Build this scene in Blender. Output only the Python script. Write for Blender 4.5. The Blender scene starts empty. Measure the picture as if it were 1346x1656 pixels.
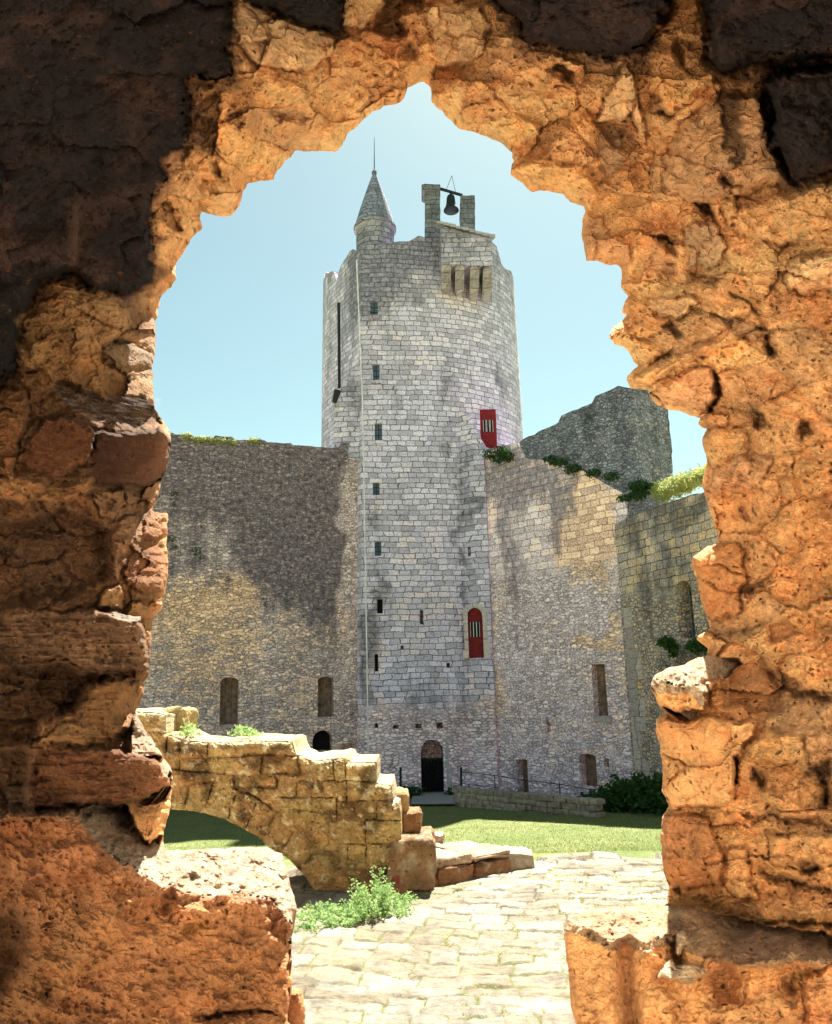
import bpy, bmesh, math, random
import numpy as np
from mathutils import Vector, Matrix
random.seed(7); rng = np.random.default_rng(11)
R = math.radians
scene = bpy.context.scene
col = scene.collection

# ------------------------------------------------------------------ camera
EYE = 4.16; F_PX = 1300.0; W0, H0 = 1346.0, 1656.0
PITCH, ROLL = R(12.24), R(1.3)
Fv = np.array([0, math.cos(PITCH), math.sin(PITCH)])
R0 = np.array([1.0, 0, 0]); U0 = np.array([0, -math.sin(PITCH), math.cos(PITCH)])
Rv = math.cos(ROLL)*R0 - math.sin(ROLL)*U0
Uv = math.sin(ROLL)*R0 + math.cos(ROLL)*U0
cd = bpy.data.cameras.new('camera'); cam = bpy.data.objects.new('camera', cd); col.objects.link(cam)
cd.sensor_fit = 'VERTICAL'; cd.sensor_height = 24.0; cd.sensor_width = 24.0
cd.lens = F_PX/H0*24.0; cd.clip_start = 0.02; cd.clip_end = 5000
m = Matrix.Identity(4)
for i in range(3):
    m[i][0] = Rv[i]; m[i][1] = Uv[i]; m[i][2] = -Fv[i]
m[0][3], m[1][3], m[2][3] = 0, 0, EYE
cam.matrix_world = m
scene.camera = cam

# ------------------------------------------------------------------ light
SUN_EL, SUN_AZ = R(58), R(17)      # azimuth: to the right of the view direction
sdir = Vector((math.sin(SUN_AZ)*math.cos(SUN_EL), math.cos(SUN_AZ)*math.cos(SUN_EL), math.sin(SUN_EL)))
world = bpy.data.worlds.new('World'); scene.world = world; world.use_nodes = True
wn = world.node_tree; wn.nodes.clear()
sky = wn.nodes.new('ShaderNodeTexSky'); sky.sky_type = 'NISHITA'; sky.sun_disc = False
sky.sun_elevation = SUN_EL; sky.sun_rotation = SUN_AZ; sky.air_density = 1.0; sky.dust_density = 0.6; sky.ozone_density = 1.0
hs = wn.nodes.new('ShaderNodeMix'); hs.data_type = 'RGBA'; hs.blend_type = 'MULTIPLY'; hs.inputs[0].default_value = 1
hs.inputs[7].default_value = (0.90, 0.97, 0.69, 1)
bg = wn.nodes.new('ShaderNodeBackground'); bg.inputs[1].default_value = 0.0445
wo = wn.nodes.new('ShaderNodeOutputWorld')
wn.links.new(sky.outputs[0], hs.inputs[6]); wn.links.new(hs.outputs[2], bg.inputs[0]); wn.links.new(bg.outputs[0], wo.inputs[0])
sl = bpy.data.lights.new('sun', 'SUN'); sl.energy = 5.0; sl.angle = R(0.53); sl.color = (1.0, 0.95, 0.86)
so = bpy.data.objects.new('sun', sl); col.objects.link(so)
so.rotation_euler = (-sdir).to_track_quat('-Z', 'Y').to_euler(); so.location = (20, 40, 60)
scene.view_settings.view_transform = 'Standard'; scene.view_settings.look = 'None'
scene.view_settings.exposure = 2.27; scene.view_settings.gamma = 1
scene.render.engine = 'CYCLES'
scene.cycles.max_bounces = 8; scene.cycles.diffuse_bounces = 6

# ------------------------------------------------------------------ projection helpers (pixel of the photograph -> place in the world)
def ray(px, py):
    px = np.asarray(px, float); py = np.asarray(py, float)
    return (Fv*F_PX + (px[..., None]-673)*Rv - (py[..., None]-828)*Uv)
def at_y(px, py, Y):
    d = ray(px, py); t = np.asarray(Y, float)/d[..., 1]
    return d*t[..., None] + np.array([0, 0, EYE])
def P(px, py, Y): return Vector(at_y(px, py, Y))
def at_z(px, py, z):
    d = ray(px, py); t = (z-EYE)/d[..., 2]
    return Vector(d*t + np.array([0, 0, EYE]))
def sstep(a, b, x):
    t = np.clip((x-a)/(b-a), 0, 1); return t*t*(3-2*t)
def vnoise(x, y, seed):
    xi = np.floor(x).astype(np.int64); yi = np.floor(y).astype(np.int64)
    fx = x-xi; fy = y-yi; fx = fx*fx*(3-2*fx); fy = fy*fy*(3-2*fy)
    def h(a, b):
        n = (a*374761393 + b*668265263 + seed*1274126177) & 0xffffffff
        n = ((n ^ (n >> 13))*1103515245) & 0xffffffff
        n = ((n ^ (n >> 16))*2246822519) & 0xffffffff
        return ((n ^ (n >> 15)) & 0xffff)/65535.0*2-1
    return (h(xi, yi)*(1-fx)+h(xi+1, yi)*fx)*(1-fy) + (h(xi, yi+1)*(1-fx)+h(xi+1, yi+1)*fx)*fy
def fbm(x, y, seed, octv=4, g=0.5):
    s = 0; a = 1; t = 0
    for i in range(octv):
        s = s + a*vnoise(x, y, seed+i*17); t += a; a *= g; x = x*2.03+11.3; y = y*2.03+5.7
    return s/t
def hash2(a, b, seed):
    n = (a*374761393 + b*668265263 + seed*1274126177) & 0xffffffff
    n = ((n ^ (n >> 13))*1103515245) & 0xffffffff
    n = ((n ^ (n >> 16))*2246822519) & 0xffffffff
    return ((n ^ (n >> 15)) & 0xffff)/65535.0
def worley(x, y, seed, jit=0.85):
    """returns F1, F2, per-cell faceted plane height (-1..1), cell random"""
    xi = np.floor(x).astype(np.int64); yi = np.floor(y).astype(np.int64)
    f1 = np.full(x.shape, 9.0); f2 = np.full(x.shape, 9.0)
    pl = np.zeros(x.shape); cr = np.zeros(x.shape)
    for i in (-1, 0, 1):
        for j in (-1, 0, 1):
            a = xi+i; b = yi+j
            cx = a+0.5+(hash2(a, b, seed)-.5)*jit; cy = b+0.5+(hash2(a, b, seed+1)-.5)*jit
            dx = x-cx; dy = y-cy; d = np.sqrt(dx*dx+dy*dy)
            h0 = hash2(a, b, seed+2)*2-1; gx = hash2(a, b, seed+3)*2-1; gy = hash2(a, b, seed+4)*2-1
            near = d < f1
            f2 = np.where(near, f1, np.minimum(f2, d))
            pl = np.where(near, h0*.5+gx*dx+gy*dy, pl); cr = np.where(near, hash2(a, b, seed+5), cr)
            f1 = np.where(near, d, f1)
    return f1, f2, pl, cr
def sdf(poly, X, Y):
    """signed distance, positive inside"""
    poly = np.asarray(poly, float)
    d = np.full(X.shape, 1e9); ins = np.zeros(X.shape, bool); n = len(poly)
    for i in range(n):
        ax, ay = poly[i]; bx, by = poly[(i+1) % n]
        ex, ey = bx-ax, by-ay; L = ex*ex+ey*ey+1e-9
        t = np.clip(((X-ax)*ex+(Y-ay)*ey)/L, 0, 1)
        dd = (X-ax-t*ex)**2+(Y-ay-t*ey)**2
        d = np.minimum(d, dd)
        c = ((ay > Y) != (by > Y))
        with np.errstate(divide='ignore', invalid='ignore'):
            xx = ax+(Y-ay)*ex/(ey if ey != 0 else 1e-9)
        ins ^= (c & (X < xx))
    d = np.sqrt(d)
    return np.where(ins, d, -d)
def nearest_on(poly, X, Y):
    poly = np.asarray(poly, float); d = np.full(X.shape, 1e18); qx = X.copy(); qy = Y.copy(); n = len(poly)
    for i in range(n):
        ax, ay = poly[i]; bx, by = poly[(i+1) % n]
        ex, ey = bx-ax, by-ay; L = ex*ex+ey*ey+1e-9
        t = np.clip(((X-ax)*ex+(Y-ay)*ey)/L, 0, 1)
        x2 = ax+t*ex; y2 = ay+t*ey; dd = (X-x2)**2+(Y-y2)**2
        m_ = dd < d; d = np.where(m_, dd, d); qx = np.where(m_, x2, qx); qy = np.where(m_, y2, qy)
    return qx, qy
def rough_poly(pts, seg=7, amp=2.0, seed=3, closed=True):
    out = []; n = len(pts)
    for i in range(n if closed else n-1):
        a = np.array(pts[i], float); b = np.array(pts[(i+1) % n], float); L = np.linalg.norm(b-a)
        k = max(1, int(L/seg)); nn = np.array([-(b-a)[1], (b-a)[0]])/(L+1e-9)
        for j in range(k):
            p = a+(b-a)*j/k
            o = fbm(np.array([p[0]/9.0]), np.array([p[1]/9.0]), seed, 4)[0]*amp*(1 if j else .4)
            out.append(tuple(p+nn*o))
    if not closed: out.append(tuple(pts[-1]))
    return out

# ------------------------------------------------------------------ object helpers
def tag(o, label=None, cat=None, group=None, kind=None):
    if label: o['label'] = label
    if cat: o['category'] = cat
    if group: o['group'] = group
    if kind: o['kind'] = kind
    return o
def empty(name, loc=(0, 0, 0)):
    o = bpy.data.objects.new(name, None); o.location = loc; o.empty_display_size = .2; col.objects.link(o); return o
def link(name, me, mat=None, parent=None):
    o = bpy.data.objects.new(name, me); col.objects.link(o)
    if mat and not me.materials: me.materials.append(mat)
    if parent:
        o.parent = parent; o.matrix_parent_inverse = Matrix.Translation(-parent.location)
    return o
def mesh_np(name, V, Fq, mat, parent=None, colr=None, smooth=False):
    me = bpy.data.meshes.new(name)
    V = np.asarray(V, np.float32); Fq = np.asarray(Fq, np.int32)
    me.vertices.add(len(V)); me.vertices.foreach_set('co', V.ravel())
    k = Fq.shape[1]
    me.loops.add(Fq.size); me.loops.foreach_set('vertex_index', Fq.ravel())
    me.polygons.add(len(Fq)); me.polygons.foreach_set('loop_start', np.arange(0, Fq.size, k, dtype=np.int32))
    me.polygons.foreach_set('loop_total', np.full(len(Fq), k, np.int32))
    me.polygons.foreach_set('use_smooth', np.full(len(Fq), smooth, bool))
    if colr is not None:
        at = me.attributes.new('tone', 'FLOAT_COLOR', 'POINT')
        c4 = np.ones((len(V), 4), np.float32); c4[:, :3] = colr; at.data.foreach_set('color', c4.ravel())
    me.update(calc_edges=True); me.validate()
    return link(name, me, mat, parent)
def bm_obj(name, bm, mat, parent=None, smooth=False):
    me = bpy.data.meshes.new(name); bmesh.ops.recalc_face_normals(bm, faces=bm.faces)
    for f in bm.faces: f.smooth = smooth
    bm.to_mesh(me); bm.free(); return link(name, me, mat, parent)
def add_prism(bm, pts, vec):
    """pts: list of Vector (planar), extruded by vec"""
    a = [bm.verts.new(p) for p in pts]; b = [bm.verts.new(p+vec) for p in pts]; n = len(pts)
    bm.faces.new(a); bm.faces.new(b[::-1])
    for i in range(n): bm.faces.new((a[i], b[i], b[(i+1) % n], a[(i+1) % n]))
def add_box(bm, lo, hi):
    x0, y0, z0 = lo; x1, y1, z1 = hi
    add_prism(bm, [Vector((x0, y0, z0)), Vector((x1, y0, z0)), Vector((x1, y1, z0)), Vector((x0, y1, z0))], Vector((0, 0, z1-z0)))
def add_tube(bm, p, q, r, n=8, r2=None):
    p = Vector(p); q = Vector(q); d = (q-p).normalized(); r2 = r if r2 is None else r2
    u = d.orthogonal().normalized(); w = d.cross(u); A = []; B = []
    for i in range(n):
        a = 2*math.pi*i/n; e = u*math.cos(a)+w*math.sin(a)
        A.append(bm.verts.new(p+e*r)); B.append(bm.verts.new(q+e*r2))
    for i in range(n): bm.faces.new((A[i], A[(i+1) % n], B[(i+1) % n], B[i]))
    bm.faces.new(A[::-1]); bm.faces.new(B)
def add_lathe(bm, c, prof, n=40):
    rings = []
    for r, z in prof:
        rings.append([bm.verts.new(Vector(c)+Vector((r*math.cos(2*math.pi*i/n), r*math.sin(2*math.pi*i/n), z))) for i in range(n)])
    for a, b in zip(rings[:-1], rings[1:]):
        for i in range(n): bm.faces.new((a[i], a[(i+1) % n], b[(i+1) % n], b[i]))
    bm.faces.new(rings[0][::-1]); bm.faces.new(rings[-1])
def apply_bool(o, cutter_bm):
    me = bpy.data.meshes.new('cut'); bmesh.ops.recalc_face_normals(cutter_bm, faces=cutter_bm.faces)
    cutter_bm.to_mesh(me); cutter_bm.free()
    c = bpy.data.objects.new('cut', me); col.objects.link(c)
    md = o.modifiers.new('b', 'BOOLEAN'); md.operation = 'DIFFERENCE'; md.solver = 'EXACT'; md.object = c
    bpy.context.view_layer.update()
    dg = bpy.context.evaluated_depsgraph_get()
    new = bpy.data.meshes.new_from_object(o.evaluated_get(dg), depsgraph=dg)
    o.modifiers.clear(); old = o.data; o.data = new; bpy.data.meshes.remove(old)
    bpy.data.objects.remove(c); bpy.data.meshes.remove(me)
    if not len(o.data.polygons): print('BOOLEAN EMPTY', o.name)

# ------------------------------------------------------------------ materials
class NT:
    def __init__(s, name):
        s.m = bpy.data.materials.new(name); s.m.use_nodes = True; s.t = s.m.node_tree; s.t.nodes.clear()
        s.out = s.n('ShaderNodeOutputMaterial'); s.b = s.n('ShaderNodeBsdfPrincipled')
        s.l(s.b.outputs[0], s.out.inputs[0]); s.b.inputs['Roughness'].default_value = .92
        s.b.inputs['Specular IOR Level'].default_value = .15
    def n(s, t): return s.t.nodes.new(t)
    def l(s, a, b): s.t.links.new(a, b)
    def val(s, sock, v):
        if isinstance(v, bpy.types.NodeSocket): s.l(v, sock)
        else: sock.default_value = v
    def math(s, op, a, b=0.0, c=None, clamp=False):
        n = s.n('ShaderNodeMath'); n.operation = op; n.use_clamp = clamp
        s.val(n.inputs[0], a); s.val(n.inputs[1], b)
        if c is not None: s.val(n.inputs[2], c)
        return n.outputs[0]
    def mix(s, f, a, b, mode='MIX'):
        n = s.n('ShaderNodeMix'); n.data_type = 'RGBA'; n.blend_type = mode
        s.val(n.inputs[0], f)
        for i, v in ((6, a), (7, b)):
            if isinstance(v, tuple) and len(v) == 3: v = (*v, 1)
            s.val(n.inputs[i], v)
        return n.outputs[2]
    def mr(s, x, a, b, c=0.0, d=1.0):
        n = s.n('ShaderNodeMapRange'); n.clamp = True; s.val(n.inputs[0], x)
        n.inputs[1].default_value = a; n.inputs[2].default_value = b; n.inputs[3].default_value = c; n.inputs[4].default_value = d
        return n.outputs[0]
    def noise(s, vec, scale, detail=6, rough=.6):
        n = s.n('ShaderNodeTexNoise'); s.l(vec, n.inputs['Vector']); n.inputs['Scale'].default_value = scale
        n.inputs['Detail'].default_value = detail; n.inputs['Roughness'].default_value = rough; return n.outputs[0]
    def noisec(s, vec, scale, detail=3):
        n = s.n('ShaderNodeTexNoise'); s.l(vec, n.inputs['Vector']); n.inputs['Scale'].default_value = scale
        n.inputs['Detail'].default_value = detail; return n.outputs[1]
    def vmath(s, op, a, b):
        n = s.n('ShaderNodeVectorMath'); n.operation = op; s.val(n.inputs[0], a); s.val(n.inputs[1], b); return n.outputs[0]
    def comb(s, x, y, z=0.0):
        n = s.n('ShaderNodeCombineXYZ'); s.val(n.inputs[0], x); s.val(n.inputs[1], y); s.val(n.inputs[2], z); return n.outputs[0]
    def obj(s):
        n = s.n('ShaderNodeTexCoord'); return n.outputs['Object']
    def sep(s, v):
        n = s.n('ShaderNodeSeparateXYZ'); s.l(v, n.inputs[0]); return n.outputs
    def vor(s, vec, scale, feat='F1', rnd=1.0):
        n = s.n('ShaderNodeTexVoronoi'); s.l(vec, n.inputs['Vector']); n.feature = feat
        n.inputs['Scale'].default_value = scale; n.inputs['Randomness'].default_value = rnd; return n
    def bump(s, h, dist=.02, strength=1.0):
        n = s.n('ShaderNodeBump'); n.inputs['Distance'].default_value = dist; n.inputs['Strength'].default_value = strength
        s.l(h, n.inputs['Height']); s.l(n.outputs[0], s.b.inputs['Normal'])
def plain(name, c, rough=.8, metal=0.0, ns=6.0, amt=.25):
    t = NT(name); o = t.obj(); n = t.noise(o, ns, 5)
    k = t.mr(n, .3, .7, 1-amt, 1+amt)
    cc = t.mix(1.0, c, t.comb(k, k, k), 'MULTIPLY'); t.l(cc, t.b.inputs['Base Color'])
    t.b.inputs['Roughness'].default_value = rough; t.b.inputs['Metallic'].default_value = metal
    t.bump(n, .01, .4); return t.m

def blob_fn(blobs):
    def f(t, s, u):
        base = t.comb(u, s[2], 0.0)
        w = t.vmath('SUBTRACT', t.noisec(base, .55, 5), (.5, .5, .5)); w = t.vmath('MULTIPLY', w, (3.0, 3.6, 0)); b2 = t.vmath('ADD', base, w)
        acc = None
        for cu, cz, ru, rz, amp in blobs:
            v = t.vmath('MULTIPLY', t.vmath('SUBTRACT', b2, (cu, cz, 0)), (1/ru, 1/rz, 0))
            n = t.n('ShaderNodeVectorMath'); n.operation = 'LENGTH'; t.l(v, n.inputs[0])
            a = t.mr(n.outputs['Value'], .10, 1.5, amp*1.15, 0.0)
            acc = a if acc is None else t.math('ADD', acc, a)
        return acc
    return f
def px_blobs(uz, L):
    o = []
    for px, py, rx, ry, amp in L:
        u0, z0 = uz(px, py); u1, _ = uz(px+rx, py); _, z1 = uz(px, py-ry); o.append((float(u0), float(z0), abs(float(u1-u0)), abs(float(z1-z0)), amp))
    return o
def uz_of(A, B):
    A = np.array([*A, 0.]); B = np.array([*B, 0.]); ux = (B-A)/np.linalg.norm(B-A); nn = np.array([-ux[1], ux[0], 0])
    def uz(px, py):
        d = ray(px, py); o = np.array([0, 0, EYE]); p = o+d*(nn.dot(A-o)/nn.dot(d)); return (p-A).dot(ux), p[2]
    return uz
def masonry(name, c_light, c_dark, c_warm, joint, course=.30, blk=.55, angular=None, rubble_below=None,
            rubble=False, stain_z=None, warm_bias=0.5, dark_bias=0.5, stain_fn=None, contrast=1.0, warm_fn=None, spk_amt=1.0, jstr=(.2, .95), gain=(1.0, .99, 1.12), low=(1, 1, 1)):
    """squared or rubble stonework in the object's own x (along the wall) and z (height)"""
    t = NT(name); o = t.obj(); s = t.sep(o)
    if angular:      # drum: position round the centre times the radius
        cx, cy, rad = angular
        ang = t.math('ARCTAN2', t.math('SUBTRACT', s[0], cx), t.math('SUBTRACT', cy, s[1]))
        u = t.math('MULTIPLY', ang, rad)
    else: u = t.math('ADD', s[0], t.math('MULTIPLY', s[1], .9))
    base = t.comb(u, s[2], 0.0)
    wob = t.vmath('SUBTRACT', t.noisec(base, .9, 4), (.5, .5, .5))
    wv = t.vmath('MULTIPLY_ADD', wob, (.5, .20, 0)); 
    wv.node.inputs[2].default_value = (0, 0, 0); t.l(base, wv.node.inputs[2])
    wob2 = t.vmath('SUBTRACT', t.noisec(base, 6, 3), (.5, .5, .5))
    wv2n = t.n('ShaderNodeVectorMath'); wv2n.operation = 'MULTIPLY_ADD'; t.l(wob2, wv2n.inputs[0]); wv2n.inputs[1].default_value = (.10, .085, 0); t.l(wv, wv2n.inputs[2])
    wv2 = wv2n.outputs[0]
    br = t.n('ShaderNodeTexBrick'); t.l(wv2, br.inputs['Vector']); br.inputs['Scale'].default_value = 1
    br.inputs['Mortar Size'].default_value = .016; br.inputs['Mortar Smooth'].default_value = .35
    br.inputs['Brick Width'].default_value = blk; br.inputs['Row Height'].default_value = course
    br.inputs['Color1'].default_value = (0, 0, 0, 1); br.inputs['Color2'].default_value = (1, 1, 1, 1); br.inputs['Mortar'].default_value = (.5, .5, .5, 1)
    br.offset = .5; br.squash = 1.3; br.squash_frequency = 3; br.offset_frequency = 2
    bj, bc = br.outputs[1], t.sep(br.outputs[0])[0]
    # rubble: flattened irregular stones in rough courses
    sv = t.vmath('MULTIPLY', wv2, (4.6, 9.0, 1))
    vo = t.vor(sv, 1.0, 'F1', .8); ve = t.vor(sv, 1.0, 'DISTANCE_TO_EDGE', .8)
    rj = t.mr(ve.outputs[0], .02, .16, .8, 0); rc = t.sep(vo.outputs['Color'])[0]
    if rubble: fac = 1.0
    elif rubble_below is not None:
        fac = t.mr(t.math('ADD', s[2], t.math('MULTIPLY', t.noise(base, .5, 4), 2.4)), rubble_below+1.0, rubble_below+1.6, 1, 0)
    else: fac = 0.0
    def fmix(a, b):
        n = t.n('ShaderNodeMix'); n.data_type = 'FLOAT'; t.val(n.inputs[0], fac); t.val(n.inputs[2], a); t.val(n.inputs[3], b); return n.outputs[0]
    jt = fmix(bj, rj); cr = fmix(bc, rc)
    n1 = t.noise(base, .35, 6, .65); n2 = t.noise(base, 2.2, 7, .7); n3 = t.noise(base, 14, 6, .7)
    # vertical streaks
    st = t.noise(t.vmath('MULTIPLY', base, (1.5, .22, 1)), 1.0, 6, .65)
    wi = t.math('ADD', t.math('MULTIPLY', n1, .7), t.math('MULTIPLY', cr, .3))
    if warm_fn: wi = t.math('ADD', wi, warm_fn(t, s, u))
    warmf = t.mr(wi, .38+.3*(1-warm_bias), .62+.3*(1-warm_bias))
    darkf_in = t.math('ADD', t.math('MULTIPLY', st, .6), t.math('MULTIPLY', n2, .4))
    if stain_fn: darkf_in = t.math('ADD', darkf_in, stain_fn(t, s, u))
    darkf = t.mr(darkf_in, .40+.25*(1-dark_bias), .60+.25*(1-dark_bias))
    c = t.mix(warmf, c_light, c_warm)
    if stain_fn:
        pass
    k = t.math('ADD', .80, t.math('MULTIPLY', cr, .55*contrast))
    c = t.mix(1.0, c, t.comb(k, k, k), 'MULTIPLY')
    spk = t.mr(n3, .35, .70, 1-.38*spk_amt, 1+.34*spk_amt)
    c = t.mix(1.0, c, t.comb(spk, spk, spk), 'MULTIPLY')
    lich = t.mr(t.noise(base, 5.5, 8, .75), .42, .62)
    c = t.mix(t.math('MULTIPLY', darkf, t.math('ADD', .56, t.math('MULTIPLY', lich, .42))), c, c_dark)
    hol = t.math('MULTIPLY', t.mr(t.noise(base, 9, 5, .65), .60, .66), spk_amt*.45)
    c = t.mix(hol, c, joint)
    pal = t.math('MULTIPLY', t.mr(t.noise(t.vmath('ADD', base, (31, 7, 0)), 7, 5, .7), .60, .68), .45*spk_amt, clamp=True)
    c = t.mix(pal, c, t.mix(1, c_light, (1.15, 1.15, 1.2), 'MULTIPLY'))
    jf = t.math('MULTIPLY', jt, t.mr(t.noise(base, 1.7, 5, .7), .32, .60, jstr[0], jstr[1]))
    c = t.mix(jf, c, joint)
    c = t.mix(1.0, c, (*gain, 1), 'MULTIPLY')
    if low != (1, 1, 1): c = t.mix(fac, c, t.mix(1.0, c, (*low, 1), 'MULTIPLY'))
    t.l(c, t.b.inputs['Base Color'])
    h = t.math('ADD', t.math('MULTIPLY', jt, -1.0), t.math('ADD', t.math('MULTIPLY', n3, .5), t.math('MULTIPLY', cr, .35)))
    t.bump(h, .05, .9)
    return t.m

def rock_mat(name, bumpd=.012, gs=1.0, spots=.5):
    t = NT(name); o = t.obj()
    a = t.n('ShaderNodeAttribute'); a.attribute_name = 'tone'; c = a.outputs[0]
    n1 = t.noise(o, 9*gs, 8, .68); n2 = t.noise(o, 55*gs, 7, .7); n3 = t.noise(o, 3*gs, 5, .6)
    st = t.noise(t.vmath('MULTIPLY', o, (2, 2, 5)), 3.4*gs, 8, .75)
    k = t.mr(n1, .28, .72, .60, 1.38); c = t.mix(1, c, t.comb(k, k, k), 'MULTIPLY')
    k2 = t.mr(n2, .3, .7, .72, 1.26); c = t.mix(1, c, t.comb(k2, k2, k2), 'MULTIPLY')
    red = t.mix(1, c, (.94, .74, .66), 'MULTIPLY'); c = t.mix(t.mr(st, .50, .68), c, red)
    yel = t.mix(1, c, (1.04, 1.04, 1.0), 'MULTIPLY'); c = t.mix(t.mr(n3, .52, .66), c, yel)
    n4 = t.noise(o, 170*gs, 5, .7); k4 = t.mr(n4, .3, .7, .84, 1.14); c = t.mix(1, c, t.comb(k4, k4, k4), 'MULTIPLY')
    pit = t.vor(t.vmath('ADD', o, t.vmath('MULTIPLY', t.noisec(o, 8*gs), (.1, .1, .1))), 42*gs)
    pf = t.math('MULTIPLY', t.mr(pit.outputs[0], .10, .30, 1, 0), t.mr(t.noise(o, 14*gs, 3), .50, .62))
    c = t.mix(t.math('MULTIPLY', pf, spots), c, (.10, .045, .02))
    t.l(c, t.b.inputs['Base Color'])
    chip = t.vor(t.vmath('ADD', o, t.vmath('MULTIPLY', t.noisec(o, 6*gs), (.12, .12, .12))), 22*gs)
    h = t.math('ADD', t.math('ADD', t.math('MULTIPLY', n1, .9), t.math('MULTIPLY', n4, .38)), t.math('ADD', t.math('MULTIPLY', n2, .75), t.math('ADD', t.math('MULTIPLY', st, .5), t.math('MULTIPLY', t.sep(chip.outputs['Color'])[0], .16))))
    h = t.math('SUBTRACT', h, t.math('MULTIPLY', pf, 1.3))
    t.bump(h, bumpd, 1.0); t.b.inputs['Roughness'].default_value = .95
    return t.m

M_rock = rock_mat('red_sandstone', .022, spots=.7)
M_stair = rock_mat('lichened_stone', .02, .55)
def leaf_mat(name, c, c2):
    t = NT(name); o = t.obj(); n = t.noise(o, 9, 3)
    t.l(t.mix(t.mr(n, .35, .65), c, c2), t.b.inputs['Base Color']); t.b.inputs['Roughness'].default_value = .6
    tr = t.n('ShaderNodeBsdfTranslucent'); t.l(t.mix(t.mr(n, .35, .65), c, c2), tr.inputs[0])
    mx = t.n('ShaderNodeMixShader'); mx.inputs[0].default_value = .35
    t.l(t.b.outputs[0], mx.inputs[1]); t.l(tr.outputs[0], mx.inputs[2]); t.l(mx.outputs[0], t.out.inputs[0]); return t.m
M_leaf_l = leaf_mat('weed_leaf', (.22, .36, .12), (.36, .48, .20))
M_leaf_d = leaf_mat('dark_leaf', (.025, .07, .02), (.06, .13, .03))
M_leaf_w = leaf_mat('wall_grass', (.28, .34, .09), (.50, .50, .20))
M_red = plain('red_paint', (.21, .020, .024), .7, ns=7, amt=.35)
M_white = plain('white_bars', (.6, .6, .6), .5)
M_black = plain('dark_timber', (.010, .010, .012), .8)
M_iron = plain('iron', (.03, .03, .035), .6)
M_bell = plain('old_bronze', (.035, .045, .045), .55, .6)
M_shut = plain('slate_blue_glass', (.10, .14, .21), .4)
M_plank = plain('brown_boards', (.21, .135, .105), .9, ns=5, amt=.6)
M_cable = plain('pale_cable', (.80, .76, .80), .6)

# ------------------------------------------------------------------ GROUND
TZ = EYE-1.95                    # terrace level
def lawn_z(Y): return np.interp(Y, [0, 9.9, 10.6, 12, 14, 17, 20, 24, 28, 33, 45], [TZ-.4, TZ-.35, TZ-.4, TZ-.75, TZ-1.0, TZ-1.24, .78, .42, .18, -.02, -.05])
def build_lawn():
    xs = np.concatenate([[-400, -150, -70, -40], np.arange(-26, 26.1, .25), [40, 70, 150, 400]])
    ys = np.concatenate([[-400, -100, -30], np.arange(-10, 45.1, .25), [70, 150, 400, 1500]])
    X, Y = np.meshgrid(xs, ys)
    Z = lawn_z(Y)+fbm(X/1.7, Y/1.7, 31, 4)*.05*np.where((Y > 10) & (Y < 45), 1, 0)
    Z = np.where(Y < 0, np.interp(Y, [-10, 0], [EYE-1.9, TZ-.4]), Z)
    V = np.stack([X, Y, Z], -1).reshape(-1, 3); ny, nx = X.shape
    I = np.arange(ny*nx).reshape(ny, nx); Fq = np.stack([I[:-1, :-1], I[:-1, 1:], I[1:, 1:], I[1:, :-1]], -1).reshape(-1, 4)
    t = NT('lawn'); o = t.obj(); n1 = t.noise(o, .5, 6); n2 = t.noise(o, 12, 6, .75); n3 = t.noise(o, 3, 5)
    c = t.mix(t.mr(n1, .4, .6), (.115, .15, .045), (.17, .185, .07))
    k = t.mr(n2, .3, .7, .6, 1.4); c = t.mix(1, c, t.comb(k, k, k), 'MULTIPLY')
    c = t.mix(t.mr(n3, .6, .72, 0, .5), c, (.17, .16, .08)); t.l(c, t.b.inputs['Base Color']); t.bump(n2, .06, 1)
    ob = mesh_np('lawn', V, Fq, t.m, smooth=True); tag(ob, kind='structure')
build_lawn()

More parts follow.
